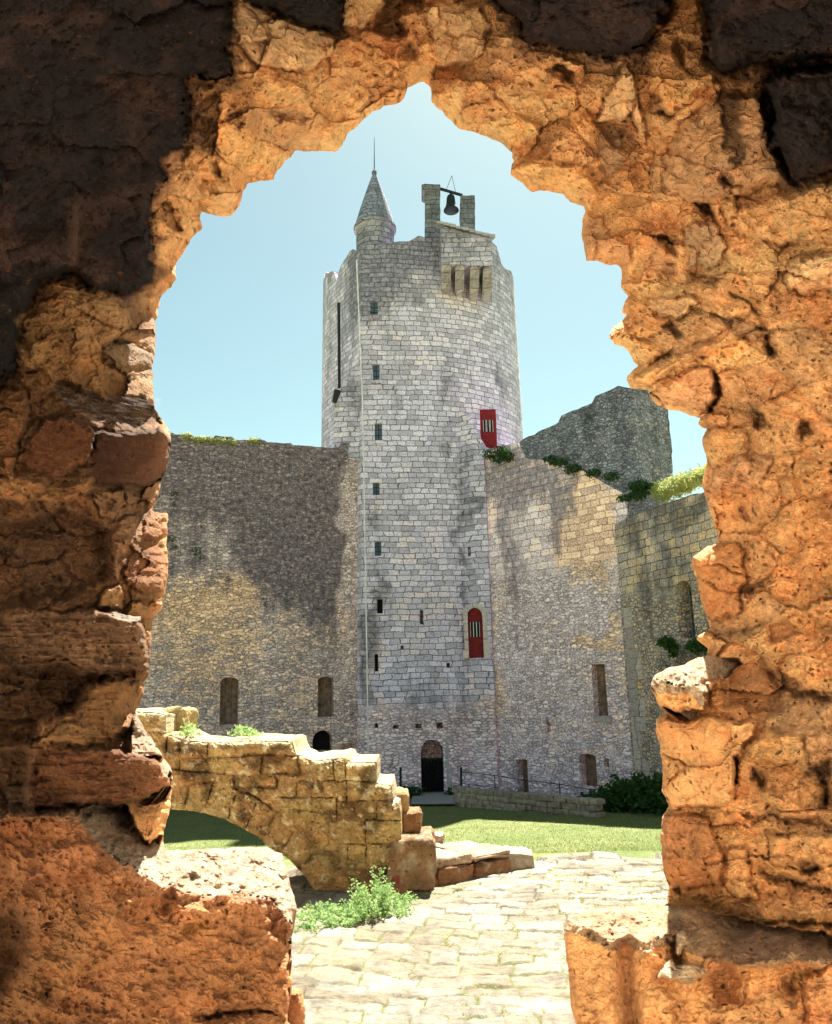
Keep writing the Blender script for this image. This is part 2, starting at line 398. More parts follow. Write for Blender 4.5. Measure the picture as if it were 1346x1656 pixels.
WEEDPTS = []
def build_paving():
    st = .013
    xs = np.arange(-2.2, 4.6, st); ys = np.arange(4.2, 10.75, st)
    X, Y = np.meshgrid(xs, ys)
    a = R(-9); u = X*math.cos(a)+Y*math.sin(a); v = -X*math.sin(a)+Y*math.cos(a)
    u = u+fbm(X*1.2, Y*1.2, 5, 3)*.10; v = v+fbm(X*1.3, Y*1.3, 9, 3)*.09
    rowh = .27
    # rows of uneven depth
    rb = [0.0]; rr = random.Random(4)
    while rb[-1] < 14: rb.append(rb[-1]+rr.uniform(.13, .24))
    rb = np.array(rb); ri = np.searchsorted(rb, v)-1; ri = np.clip(ri, 0, len(rb)-2)
    dv = np.minimum(v-rb[ri], rb[ri+1]-v)
    wd = .23+.17*hash2(ri, ri*0+3, 77); off = hash2(ri, ri*0+9, 21)*2
    q = (u+off)/wd+20; qi = np.floor(q).astype(np.int64)
    jl = (hash2(qi, ri, 5)-.5)*.35; jr = (hash2(qi+1, ri, 5)-.5)*.35
    fr = q-qi; qi2 = np.where(fr < jl, qi-1, np.where(fr > 1+jr, qi+1, qi))
    lo = qi2+(hash2(qi2, ri, 5)-.5)*.35; hi = qi2+1+(hash2(qi2+1, ri, 5)-.5)*.35
    du = np.minimum(q-lo, hi-q)*wd; d = np.minimum(du, dv)+fbm(X*7, Y*7, 66, 3)*.012
    prof = sstep(.0, .011, d)
    hh = hash2(qi2, ri, 13); tx = hash2(qi2, ri, 14)-.5; ty = hash2(qi2, ri, 15)-.5
    Z = TZ+.014*prof*(.25+1.4*hh)+prof*(tx*(q-qi2-.5)*.025+ty*(v-rb[ri])*.06)+fbm(X*6, Y*6, 40, 6)*.022+fbm(X*22, Y*22, 44, 3)*.005+fbm(X*.7, Y*.7, 41, 2)*.05
    edge = 9.95+fbm(X*1.1, X*0+3, 50, 4)*.28+(X-1)*.06
    ww, _, pl, _ = worley(X*2.2, Y*2.2, 90)
    Z = Z+sstep(edge-.9, edge-.2, Y)*pl*.07
    Z = Z-sstep(edge-.05, edge+.5, Y)*.9
    c0 = np.array([.27, .24, .185]); c1 = np.array([.215, .18, .125]); c2 = np.array([.29, .27, .225])
    h3 = hash2(qi2, ri, 17)[..., None]
    C = c0*(1-h3)+np.where(h3 > .5, c1, c2)*h3
    C = C*(.90+.35*fbm(X*3, Y*3, 71, 5)+.35*np.clip(fbm(X*14, Y*14, 74, 3), -.5, .3))[..., None]
    moss = (1-sstep(.001, .013, d))*sstep(-.05, .35, fbm(X*.9, Y*.9, 73, 3))
    moss = np.maximum(moss, sstep(.30, .50, fbm(X*1.6, Y*1.6, 78, 4))*.35)
    soil = (1-sstep(.001, .009, d))
    C = C*(1-soil[..., None]*.75)+np.array([.06, .04, .025])*soil[..., None]*.75
    C = C*(1-moss[..., None]*.8)+np.array([.13, .14, .05])*moss[..., None]*.8
    V = np.stack([X, Y, Z], -1).reshape(-1, 3); ny, nx = X.shape
    I = np.arange(ny*nx).reshape(ny, nx); Fq = np.stack([I[:-1, :-1], I[:-1, 1:], I[1:, 1:], I[1:, :-1]], -1).reshape(-1, 4)
    t = NT('flagstones'); o = t.obj(); at = t.n('ShaderNodeAttribute'); at.attribute_name = 'tone'
    n2 = t.noise(o, 28, 7, .75); k = t.mr(n2, .3, .7, .72, 1.22); c = t.mix(1, at.outputs[0], t.comb(k, k, k), 'MULTIPLY')
    t.l(c, t.b.inputs['Base Color']); t.bump(n2, .02, 1)
    ob = mesh_np('pavement', V, Fq, t.m, colr=C.reshape(-1, 3), smooth=True); tag(ob, kind='structure')
    # weeds rooted in the joints
    r = np.random.default_rng(6); cand = np.argwhere((d < .008) & (Y < 10) & (fbm(X*1.3, Y*1.3, 79, 3) > .12)); cand = cand[r.choice(len(cand), min(2600, len(cand)), replace=False)]
    pw = np.stack([X[cand[:, 0], cand[:, 1]], Y[cand[:, 0], cand[:, 1]], Z[cand[:, 0], cand[:, 1]]], -1)+r.normal(size=(len(cand), 3))*[.01, .01, 0]
    WEEDPTS.append(np.repeat(pw, 3, 0)+r.normal(size=(len(pw)*3, 3))*[.012, .012, 0])
    # terrace body under and around the modelled flags
    bm = bmesh.new()
    for lo_, hi_ in (((-30, 0.2, TZ-1.5), (-2.15, 10.2, TZ-.01)), ((4.55, 0.2, TZ-1.5), (30, 10.4, TZ-.01)), ((-2.15, .2, TZ-1.5), (4.55, 4.25, TZ-.01))):
        add_box(bm, lo_, hi_)
    o2 = bm_obj('terrace', bm, plain('terrace_stone', (.42, .36, .28), .9, ns=5)); tag(o2, kind='structure')
    return
build_paving()
bm = bmesh.new(); add_box(bm, (-9, -4.0, TZ-.6), (9, .2, EYE-1.88))  # unseen floor behind the camera, added to bounce warm light forward
M_bounce = plain('bounce_earth', (.76, .65, .51), .95, ns=4)
tag(bm_obj('bounce_floor', bm, M_bounce), kind='structure')
bm = bmesh.new(); add_box(bm, (-7, -3.6, TZ-.6), (7, -2.3, EYE+2.6))  # unseen sunlit wall, added to bounce light onto the opening
tag(bm_obj('bounce_wall', bm, plain('bounce_stone', (.78, .67, .54), .95, ns=3)), kind='structure')
print('ground done')

# path of trodden gravel at the tower door
def ground_patch(name, pts, mat, lift=.012):
    bm = bmesh.new()
    vs = [bm.verts.new((x, y, float(lawn_z(y))+lift+.05)) for x, y in pts]; f = bm.faces.new(vs)
    bmesh.ops.triangulate(bm, faces=[f]); bmesh.ops.subdivide_edges(bm, edges=bm.edges, cuts=3, use_grid_fill=True)
    for v in bm.verts: v.co.z = float(lawn_z(v.co.y))+lift+.06
    return bm_obj(name, bm, mat)

# ------------------------------------------------------------------ TOWER
TY = 33.5
def slope(px, py): d = ray(px, py); return d[0]/d[1]
mL, mR = slope(519, 600), slope(842, 600)
DC_Y = 38.6; DC_X = DC_Y*(mL+mR)/2; DR = DC_Y*(mR-mL)/2*0.992
def tuz(px, py):
    y = facade_y0(px); d = ray(px, py); p = d/d[1]*y; return math.atan2(p[0]-DC_X, DC_Y-y)*5.2, p[2]+EYE
def facade_y0(px):
    x = slope(px, 900)*33.5; return DC_Y-math.sqrt(max(DR**2-(x-DC_X)**2, .1)) if x > 1.2 else 33.35
TB = px_blobs(tuz, [(610, 440, 44, 66, .22), (560, 440, 40, 70, .18), (680, 405, 60, 32, .22), (540, 560, 20, 110, .10), (660, 480, 60, 30, .08), (725, 620, 18, 40, .15), (742, 760, 9, 130, .12), (752, 900, 7, 150, .16),
     (604, 1010, 12, 110, .26), (606, 850, 12, 22, .2), (648, 650, 40, 20, .05), (820, 620, 16, 60, .18), (800, 470, 30, 30, .10), (760, 500, 40, 30, -.2), (690, 560, 40, 50, -.1),
     (690, 1150, 60, 40, .10), (620, 1260, 25, 20, .2), (745, 1150, 14, 90, .10), (575, 640, 22, 50, .12), (680, 700, 50, 40, -.06)])
TWB = px_blobs(tuz, [(610, 1060, 14, 90, .35), (650, 940, 50, 90, .10), (700, 1000, 50, 40, .14), (760, 470, 40, 20, .2), (770, 1120, 14, 60, .25), (615, 800, 10, 25, .25)])
def grey_stain(t, s, u):
    return t.math('ADD', t.mr(s[2], 20.5, 25.5, 0, .14), blob_fn(TB)(t, s, u))
M_tower = masonry('tower_ashlar', (.60, .55, .62), (.12, .118, .135), (.60, .50, .47), (.095, .09, .098), .235, .37,
                  angular=(DC_X, DC_Y, 5.2), rubble_below=3.2, warm_bias=.42, dark_bias=.50, stain_fn=grey_stain, warm_fn=blob_fn(TWB), contrast=1.2, jstr=(.35, 1.0), gain=(1.14, 1.10, 1.30), low=(1.72, 1.48, 1.28))
M_tower2 = masonry('turret_ashlar', (.35, .33, .36), (.075, .072, .088), (.38, .34, .31), (.05, .05, .05), .26, .40,
                   warm_bias=.2, dark_bias=.75)
tower = empty('castle_tower', (DC_X, TY, 0))
tag(tower, 'tall round grey stone keep with conical corner turret and bell on top', 'castle tower')
def px_top(px):   # ragged summit
    T = [(500, 470), (519, 455), (523, 444), (540, 438), (541, 448), (546, 442), (547, 426), (558, 412), (572, 404), (580, 396), (600, 395), (640, 394),
         (650, 391), (660, 396), (672, 392), (676, 383), (690, 381), (703, 379), (735, 380), (800, 392), (812, 404), (815, 432), (826, 429), (834, 440), (838, 462), (870, 470)]
    return np.interp(px, [a for a, b in T], [b for a, b in T])
# plan of the keep: drum + projecting corner bay on its left front
cxl = slope(583, 600)*33.25
pts = []
a0 = math.atan2(33.55-DC_Y, (slope(716, 600)*33.6)-DC_X)
for k in range(90):      # drum, counter-clockwise from the front facet's right end round the back to the left
    a = a0+(2*math.pi-0.0)*k/90.0
    x = DC_X+DR*math.cos(a); y = DC_Y+DR*math.sin(a)
    if y < 36.3 and x < slope(716, 600)*33.6+.05 and k > 3: break
    pts.append((x, y))
xj = slope(547, 600)*35.3
pts.append((xj, 35.3)); pts.append((cxl, 33.25))
for k in range(1, 8): 
    xx = cxl+(pts[0][0]-cxl)*k/8; pts.append((xx, 33.25+(pts[0][1]-33.25)*(k/8)**2))
# densify plan
dens = []
for i in range(len(pts)):
    a = np.array(pts[i]); b = np.array(pts[(i+1) % len(pts)]); n = max(1, int(np.linalg.norm(b-a)/.35))
    for k in range(n): dens.append(tuple(a+(b-a)*k/n))
def proj_px(x, y, z):
    d = np.array([x, y, z-EYE]); s_ = d.dot(Fv); return 673+F_PX*d.dot(Rv)/s_, 828-F_PX*d.dot(Uv)/s_
zl = [-1.0, 3, 8, 14, 20]
bm = bmesh.new(); rings = []
tops = []
for x, y in dens:
    px, _ = proj_px(x, y, 22); py = px_top(px)
    if y > DC_Y+.5: z = P(px, 440, y)[2]*0+23.0+rng.uniform(-.3, .3)
    else:
        d = ray(px, py); kk = len(tops)//2; z = EYE+d[2]/d[1]*y+(hash2(np.array(kk), np.array(3), 9)-.45)*.42+rng.uniform(-.07, .07)
    tops.append(min(z, 26.5))
def batter(x, y, z): # slight taper
    k = 1+(12-z)*.0016; return (DC_X+(x-DC_X)*k, DC_Y+(y-DC_Y)*k)
for z in zl: rings.append([bm.verts.new((*batter(x, y, z), z)) for x, y in dens])
rings.append([bm.verts.new((*batter(x, y, tz), tz)) for (x, y), tz in zip(dens, tops)])
n = len(dens)
for a, b in zip(rings[:-1], rings[1:]):
    for i in range(n): bm.faces.new((a[i], a[(i+1) % n], b[(i+1) % n], b[i]))
bm.faces.new(rings[0][::-1])
# hollow top: walk down 1.2 m inside
inner = [bm.verts.new((DC_X+(x-DC_X)*.80, DC_Y+(y-DC_Y)*.80, tz)) for (x, y), tz in zip(dens, tops)]
inner2 = [bm.verts.new((DC_X+(x-DC_X)*.80, DC_Y+(y-DC_Y)*.80, 21.4)) for (x, y) in dens]
for a, b in ((rings[-1], inner), (inner, inner2)):
    for i in range(n): bm.faces.new((a[i], a[(i+1) % n], b[(i+1) % n], b[i]))
bm.faces.new(inner2)
body = bm_obj('keep_wall', bm, M_tower, None)
cut = bmesh.new()
def px_rect(x0, y0, x1, y1, Y, arch=False, n=8):
    """outline in the plane y=Y of a pixel box, arched head if asked"""
    a = P(x0, y1, Y); b = P(x1, y1, Y); c = P(x1, y0, Y); d = P(x0, y0, Y)
    zb = (a.z+b.z)/2; zt = (c.z+d.z)/2; xl = (a.x+d.x)/2; xr = (b.x+c.x)/2
    if not arch: return [Vector((xl, Y, zb)), Vector((xr, Y, zb)), Vector((xr, Y, zt)), Vector((xl, Y, zt))], (xl, xr, zb, zt)
    r = (xr-xl)/2; o = [Vector((xl, Y, zb)), Vector((xr, Y, zb))]
    for k in range(n+1):
        an = math.pi*k/n; o.append(Vector(((xl+xr)/2+r*math.cos(an), Y, zt-r+r*math.sin(an))))
    return o, (xl, xr, zb, zt)
tw = [(599, 487, 611, 510), (603, 589, 614, 615), (606, 684, 618, 712), (603, 780, 614, 801), (606, 876, 617, 899), (610, 969, 619, 992), (606, 1058, 612, 1086)]
slits = [(679, 987, 685, 1010), (757, 884, 761, 898)]
holes = [(606, 1170, 612, 1177), (636, 1172, 644, 1178), (672, 1170, 682, 1178), (706, 1168, 716, 1178), (648, 1044, 653, 1050), (722, 1072, 728, 1080)]
def facade_y(px):   # depth of the facade under a pixel column (front)
    s_ = slope(px, 900); x = s_*33.5
    if x < pts[0][0]:
        k = np.clip((x-cxl)/(pts[0][0]-cxl), 0, 1); return 33.25+(pts[0][1]-33.25)*k*k
    return DC_Y-math.sqrt(max(DR**2-(x-DC_X)**2, .1))
winrec = []
for w in tw+slits+holes:
    Yf = facade_y((w[0]+w[2])/2); o, bb = px_rect(*w, Yf)
    o = [v-Vector((0, .5, 0)) for v in o]
    add_prism(cut, o, Vector((0, .5+(.35 if w in tw else .8), 0))); winrec.append((Yf, bb))
od, dbb = px_rect(681, 1196, 718, 1290, 33.3, True)
add_prism(cut, [v-Vector((0, .8, 0)) for v in od], Vector((0, 2.6, 0)))
orr, rbb = px_rect(777, 659, 804, 722, facade_y(790), False)
add_prism(cut, [v-Vector((0, .8, 0)) for v in orr], Vector((0, 1.15, 0)))
apply_bool(body, cut)
body.parent = tower; body.matrix_parent_inverse = Matrix.Translation(-tower.location)
for i, w in enumerate(tw):
    Yf, (xl, xr, zb, zt) = winrec[i]; bm = bmesh.new(); add_box(bm, (xl-.03, Yf+.20, zb-.03), (xr+.03, Yf+.26, zt+.03))
    wo_ = bm_obj('window', bm, M_shut if i < 5 else M_black, tower)
    bm = bmesh.new()
    add_box(bm, (xl-.06, Yf-.07, zb-.16), (xr+.06, Yf+.15, zb-.005)); sill = bm_obj('sill', bm, M_tower, wo_)
    if i < 5:
        bm = bmesh.new(); xm = (xl+xr)/2
        add_box(bm, (xm-.012, Yf+.17, zb), (xm+.012, Yf+.198, zt))
        for k in (1, 2): add_box(bm, (xl, Yf+.165, zb+(zt-zb)*k/3-.01), (xr, Yf+.196, zb+(zt-zb)*k/3+.01))
        bm_obj('window_bars', bm, M_iron, wo_)
# entrance door: dark opening with a dark boarded door
bm = bmesh.new(); xl, xr, zb, zt = dbb
zc = zb+(zt-zb)*.60
for k in range(6):
    x0 = xl+.02+(xr-xl-.04)*k/6; x1 = xl+.02+(xr-xl-.04)*(k+1)/6-.012
    add_box(bm, (x0, 34.35+.004*(k % 2), zb), (x1, 34.42+.004*(k % 2), zc))
dr = bm_obj('door', bm, M_black, tower); tag(dr, 'dark open doorway at the foot of the tower')
bm = bmesh.new(); add_box(bm, (xl, 34.28, zc), (xr, 34.45, zc+.08)); bm_obj('door_rail', bm, M_iron, dr)
# arch stones round the entrance
def arch_surround(xl, xr, zb, zt, Y, wdt, dep, mat, parent, name='door_surround', n=9):
    bm = bmesh.new(); r = (xr-xl)/2; cx = (xl+xr)/2; zc = zt-r; rr = random.Random(5)
    z = zb
    while z < zc-.05:
        hgt = min(rr.uniform(.26, .38), zc-z)
        for sx in (-1, 1):
            w = wdt*rr.uniform(.75, 1.35); e = dep*rr.uniform(.7, 1.3)
            xa = cx+sx*r; xb = cx+sx*(r+w); add_box(bm, (min(xa, xb), Y-e, z+.008), (max(xa, xb), Y+.2, z+hgt-.008))
        z += hgt
    for k in range(n):
        a0_ = math.pi*k/n+.02; a1_ = math.pi*(k+1)/n-.02; w = wdt*rr.uniform(.9, 1.15); e = dep*rr.uniform(.7, 1.3)
        pp = [Vector((cx+q*math.cos(a), Y-e, zc+q*math.sin(a))) for q, a in ((r, a0_), (r+w, a0_), (r+w, a1_), (r, a1_))]
        add_prism(bm, pp, Vector((0, e+.2, 0)))
    return bm_obj(name, bm, mat, parent)
M_dressed = masonry('dressed_stone', (.44, .42, .40), (.16, .15, .15), (.48, .38, .30), (.2, .19, .18), 3, 3, warm_bias=.5, dark_bias=.3)
arch_surround(*dbb, facade_y(699), .24, .03, M_dressed, tower)
# right-hand bay (ends at the curtain wall) with the red doors
bx0 = slope(752, 900)*33.4; bx1 = slope(790, 900)*33.4
bayf = 33.35
bm = bmesh.new()
ztop = P(770, 640, 33.35).z
prof = [(bx0, bayf+.35), (bx0+.45, bayf), (bx1, bayf-.05), (bx1+.3, bayf+.6), (bx1+.3, 36.5), (bx0, 36.5)]
vs0 = [bm.verts.new((x, y, -1)) for x, y in prof]
vs1 = [bm.verts.new((x*.995, y+.05, z)) for (x, y), z in zip(prof, (ztop-.5, ztop-.9, ztop-2.2, ztop-2.5, ztop-1, ztop+.2))]
for i in range(6): bm.faces.new((vs0[i], vs0[(i+1) % 6], vs1[(i+1) % 6], vs1[i]))
bm.faces.new(vs0[::-1]); bm.faces.new(vs1)
bay = bm_obj('stair_bay', bm, M_tower)
o2, r2bb = px_rect(757, 983, 781, 1064, bayf+.1, True)
cut = bmesh.new(); add_prism(cut, [v-Vector((0, .6, 0)) for v in o2], Vector((0, .95, 0)))
o3, _ = px_rect(757, 884, 762, 899, bayf+.1); add_prism(cut, [v-Vector((0, .6, 0)) for v in o3], Vector((0, 1.1, 0)))
apply_bool(bay, cut); bay.parent = tower; bay.matrix_parent_inverse = Matrix.Translation(-tower.location)
def red_door(bb, Y, name, lab, arch=True):
    xl, xr, zb, zt = bb; r = (xr-xl)/2
    bm = bmesh.new(); o = [Vector((xl, Y, zb)), Vector((xr, Y, zb))]
    if not arch: o += [Vector((xr, Y, zt)), Vector((xl, Y, zt))]
    for k in range(9 if arch else 0):
        an = math.pi*k/8; o.append(Vector(((xl+xr)/2+r*math.cos(an), Y, zt-r+r*math.sin(an))))
    add_prism(bm, o, Vector((0, .06, 0)))
    for k in range(1, 5): 
        xx = xl+(xr-xl)*k/5; add_box(bm, (xx-.008, Y-.012, zb), (xx+.008, Y-.001, zt-r*.5))
    d = bm_obj(name, bm, M_red, tower); tag(d, lab)
    bm = bmesh.new(); h = zt-zb
    for sx in (-.42, 0, .42):
        c = (xl+xr)/2+sx*r; w = .045
        add_box(bm, (c-w-.02, Y-.03, zb+h*.42), (c-w, Y-.014, zb+h*.72)); add_box(bm, (c+w, Y-.03, zb+h*.42), (c+w+.02, Y-.014, zb+h*.72))
    bm_obj('bars', bm, M_white, d)
    bm = bmesh.new()
    for sx in (-.42, 0, .42):
        c = (xl+xr)/2+sx*r; add_box(bm, (c-.045, Y-.020, zb+h*.42), (c+.045, Y-.013, zb+h*.72))
    bm_obj('grille', bm, M_black, d)
red_door(r2bb, bayf+.22, 'door', 'tall narrow arched red door halfway up the wall')
red_door(rbb, facade_y(790)+.25, 'door', 'red square-headed door high beside the curtain wall top', False)
M_cream = masonry('cream_surround', (.58, .50, .47), (.25, .2, .17), (.62, .47, .40), (.3, .25, .22), 3, 3, warm_bias=.7, dark_bias=.2)
arch_surround(*r2bb, bayf+.02, .20, .05, M_cream, tower)
# broken stub of wall climbing the left flank of the keep
bm = bmesh.new()
sp = rough_poly([(583, 578), (574, 596), (560, 612), (548, 632), (536, 646), (541, 662), (540, 700), (545, 740), (600, 745), (600, 578)], 6, 2.0, 8)
add_prism(bm, [P(x, y, 33.45) for x, y in sp], Vector((0, 2.6, 0))); bm_obj('broken_wall_stub', bm, M_tower, tower)
# vertical dark chase on the flank
bm = bmesh.new(); add_tube(bm, P(548, 490, 34.9), P(549, 628, 34.9), .07); add_tube(bm, P(546, 632, 33.40), P(541, 650, 33.35), .16, 10, .1)
bm_obj('drain_pipe', bm, M_iron, tower)
# cable of the lightning rod down the corner
bm = bmesh.new(); pp = [P(577, 420, 33.14), P(586.5, 650, 33.02), P(590, 850, 33.0), P(593.6, 1060, 32.95), P(596, 1228, 32.9)]
for a, b in zip(pp[:-1], pp[1:]): add_tube(bm, a, b, .032, 6)
cb = bm_obj('lightning_cable', bm, M_cable); tag(cb, 'thin pale lightning cable running down the tower corner', 'cable')
# conical turret
TCY = 34.7; ctr = P(607, 393, TCY); rt = (P(640, 380, TCY)-P(574, 380, TCY)).length/2
zb_ = P(607, 396, TCY-rt).z-.6; ze = P(607, 352, TCY-rt).z; za = P(605, 281, TCY).z
bm = bmesh.new(); add_lathe(bm, (ctr.x, TCY, 0), [(rt*.90, zb_-1.2), (rt*.93, zb_+.5), (rt*.93, ze-.12)], 36)
tt = bm_obj('turret_wall', bm, M_tower2, tower)
bm = bmesh.new(); add_lathe(bm, (ctr.x, TCY, 0), [(rt*.93, ze-.16), (rt*1.04, ze-.10), (rt*1.05, ze+.04), (rt*.98, ze+.08)], 36)
bm_obj('cornice', bm, M_tower2, tt)
M_cone = masonry('cone_stone', (.30, .30, .35), (.08, .085, .10), (.40, .37, .36), (.07, .07, .07), .22, .30, warm_bias=.3, dark_bias=.7)
bm = bmesh.new(); hC = za-ze-.06
add_lathe(bm, (ctr.x, TCY, 0), [(rt*.99, ze+.06)]+[(rt*(.93*(1-k/9)**.95+.03)+.03, ze+.10+hC*(k/9)**.94) for k in range(10)]+[(.13, za), (.12, za+.12), (.03, za+.22)], 32)
bm_obj('cone_roof', bm, M_cone, tower)
bm = bmesh.new(); add_tube(bm, (ctr.x, TCY, za+.1), (ctr.x+.02, TCY, P(603, 222, TCY).z), .028, 6, .01); bm_obj('lightning_rod', bm, M_iron, tower)
# machicolation box on corbels
BY = 32.55; a = P(714, 425, BY); b = P(797, 425, BY); zt_l = P(713, 364, BY).z; zt_r = P(799, 389, BY).z; zt_m = (zt_l+zt_r)/2
zbx = P(755, 424, BY).z
bm = bmesh.new()
add_prism(bm, [Vector((a.x, BY, zbx)), Vector((b.x, BY, zbx-.25)), Vector((b.x, BY, zt_r)), Vector((a.x, BY, zt_l))], Vector((0, 2.6, 0)))
bmesh.ops.subdivide_edges(bm, edges=bm.edges, cuts=2)
boxo = bm_obj('overhanging_box', bm, M_tower, tower)
bm = bmesh.new(); rl = []; NR = 9
for k in range(NR):   # stone slab roof: individual courses
    x0 = a.x-.15+(b.x-a.x+.32)*k/NR; x1 = a.x-.15+(b.x-a.x+.32)*(k+1)/NR-.02
    f0 = k/NR; z0 = zt_l+(zt_r-zt_l)*f0
    pp = [Vector((x0, BY-.18, z0+.0)), Vector((x1, BY-.18, z0-.05)), Vector((x1, BY+1.3, z0+.62)), Vector((x0, BY+1.3, z0+.67))]
    add_prism(bm, pp, Vector((0, .02, .13+.02*(k % 3))))
bm_obj('slab_roof', bm, M_dressed, tower)
M_corb = masonry('corbel_stone', (.44, .39, .38), (.13, .12, .12), (.54, .42, .34), (.2, .15, .12), .3, .6, warm_bias=.5, dark_bias=.5)
for px in (722, 744, 768, 789):
    c = P(px, 430, BY); bm = bmesh.new(); w = .20
    sec = [(BY+.0, zbx-.02), (BY+.0, zbx-.28), (BY+.34, zbx-.34), (BY+.34, zbx-.56), (BY+.68, zbx-.62), (BY+.68, zbx-.86), (BY+1.8, zbx-.92), (BY+1.8, zbx-.02)]
    dz = -.22*(px-714)/83
    add_prism(bm, [Vector((c.x-w, y, z+dz)) for y, z in sec], Vector((2*w, 0, 0))); bmesh.ops.bevel(bm, geom=bm.edges, offset=.07, segments=3, affect='EDGES'); bm_obj('corbel', bm, M_corb, tower)
# bell gable: two piers, cross beam
PY = 34.6
M_pier = masonry('pier_stone', (.22, .225, .23), (.05, .055, .06), (.27, .25, .22), (.04, .04, .04), .25, .45, warm_bias=.3, dark_bias=.9)
def pier(x0, y0, x1, y1, cap=False):
    bm = bmesh.new(); q = rough_poly([(x0, y0), (x1, y0), (x1+1, y1), (x0-1, y1)], 4, 1.0, int(x0))
    add_prism(bm, [P(x, y, PY) for x, y in q], Vector((0, .8, 0)))
    if cap: 
        q = rough_poly([(x0-6, y0-1), (x0-1, y0-3), (x1, y0-2), (x1, y0+7), (x0-1, y0+9), (x0-6, y0+6)], 3, .8, 3); add_prism(bm, [P(x, y, PY-.1) for x, y in q], Vector((0, 1.0, 0)))
    bm_obj('bell_pier', bm, M_pier, tower)
pier(688, 300, 712, 400, True); pier(745, 316, 768, 400)
bm = bmesh.new(); add_tube(bm, P(711, 305, PY+.35), P(748, 316, PY+.35), .075, 8)
add_tube(bm, P(722, 307, PY+.35), P(731, 284, PY+.35), .012, 5); add_tube(bm, P(737, 311, PY+.35), P(731, 284, PY+.35), .012, 5)
bm_obj('bell_beam', bm, M_iron, tower)
bm = bmesh.new(); bc = P(730, 342, PY+.35); hB = P(730, 314, PY+.35).z-bc.z; rB = (P(743, 340, PY+.35)-P(718, 340, PY+.35)).length/2
add_lathe(bm, (bc.x, bc.y, bc.z), [(rB*.9, 0), (rB, .04*hB), (rB*.93, .12*hB), (rB*.72, .26*hB), (rB*.60, .48*hB), (rB*.55, .75*hB), (rB*.46, .88*hB), (rB*.25, .96*hB), (rB*.12, 1.0*hB), (rB*.12, 1.1*hB)], 28)
bl = bm_obj('bell', bm, M_bell, None, True); tag(bl, 'dark bronze bell hanging from a beam between two stone piers', 'bell')
print('tower done')

# ------------------------------------------------------------------ CURTAIN WALLS
def wall(name, label, A, B, thick, prof_px, openings, mat, seed=1, amp=2.5, cat='wall', zbot=-1.2):
    """A,B: (x,y) ends of the front face on plan. prof_px: top edge in pixels, left to right. Built in its own frame: x along, y back, z up"""
    A = Vector((*A, 0)); B = Vector((*B, 0)); ux = (B-A).normalized(); nb = Vector((-ux.y, ux.x, 0))  # nb points away from camera (left->right)
    nn = np.array([nb.x, nb.y, 0.]); A3 = np.array([A.x, A.y, 0.])
    def uz(px, py):
        d = ray(px, py); o = np.array([0, 0, EYE]); t_ = nn.dot(A3-o)/nn.dot(d); p = o+d*t_
        return (p-A3).dot(np.array([ux.x, ux.y, 0])), p[2]
    q = rough_poly(prof_px, 8, amp, seed, closed=False)
    top = [uz(*p) for p in q]
    L = [(top[0][0], zbot)]+top+[(top[-1][0], zbot)]
    bm = bmesh.new(); add_prism(bm, [Vector((u, 0, z)) for u, z in L][::-1], Vector((0, thick, 0)))
    o = bm_obj('masonry', bm, mat)
    root = empty(name, A); root.rotation_euler = (0, 0, math.atan2(ux.y, ux.x)); tag(root, label, cat)
    recs = []
    if openings:
        cut = bmesh.new()
        for (x0, y0, x1, y1, arch, dep) in openings:
            u0, zb = uz((x0+x1)/2-(x1-x0)/2, y1); u1, _ = uz(x1, y1); _, zt = uz((x0+x1)/2, y0)
            uu0, _ = uz(x0, (y0+y1)/2); uu1, _ = uz(x1, (y0+y1)/2)
            pl = [Vector((uu0, -.4, zb)), Vector((uu1, -.4, zb))]
            if arch:
                r = (uu1-uu0)/2; rz = r*arch
                for k in range(9): an = math.pi*k/8; pl.append(Vector(((uu0+uu1)/2+r*math.cos(an), -.4, zt-rz+rz*math.sin(an))))
            else: pl += [Vector((uu1, -.4, zt)), Vector((uu0, -.4, zt))]
            add_prism(cut, pl, Vector((0, .4+dep, 0))); recs.append((uu0, uu1, zb, zt))
        apply_bool(o, cut)
    o.parent = root
    return root, recs, uz
def inset(root, rec, y, mat, name, boards=4, label=None):
    u0, u1, zb, zt = rec; bm = bmesh.new()
    for k in range(boards):
        a_ = u0+(u1-u0)*k/boards; b_ = u0+(u1-u0)*(k+1)/boards-.01
        add_box(bm, (a_, y+.003*(k % 2), zb), (b_, y+.05, zt))
    o = bm_obj(name, bm, mat); o.parent = root
    if label: tag(o, label)
    return o

XL = slope(596, 900)*33.6
lx = slope(150, 900)*30.3; ly = 30.3; _k = 11.0/math.hypot(XL+.1-lx, 33.75-ly); lx, ly = lx-(XL+.1-lx)*_k, ly-(33.75-ly)*_k
luz0 = uz_of((lx, ly), (XL+.1, 33.75))
LB = px_blobs(luz0, [(410, 770, 210, 66, .24), (480, 870, 64, 115, .22), (300, 740, 60, 50, .1), (440, 900, 50, 50, .10), (520, 960, 40, 90, .10), (577, 820, 22, 130, -.28), (575, 960, 20, 80, -.2), (340, 960, 90, 60, -.20), (300, 1060, 60, 60, -.22),
     (430, 1010, 60, 40, -.10), (470, 1110, 50, 40, .03), (300, 890, 30, 20, .1), (580, 1130, 16, 60, .16), (350, 940, 12, 36, .22), (258, 1020, 10, 80, .15)])
LWB = px_blobs(luz0, [(320, 990, 90, 70, .30), (370, 960, 70, 30, .2), (300, 1100, 80, 60, .12), (480, 1110, 30, 50, .12), (577, 820, 18, 120, -.4), (420, 780, 200, 90, -.45), (500, 900, 60, 80, -.3)])
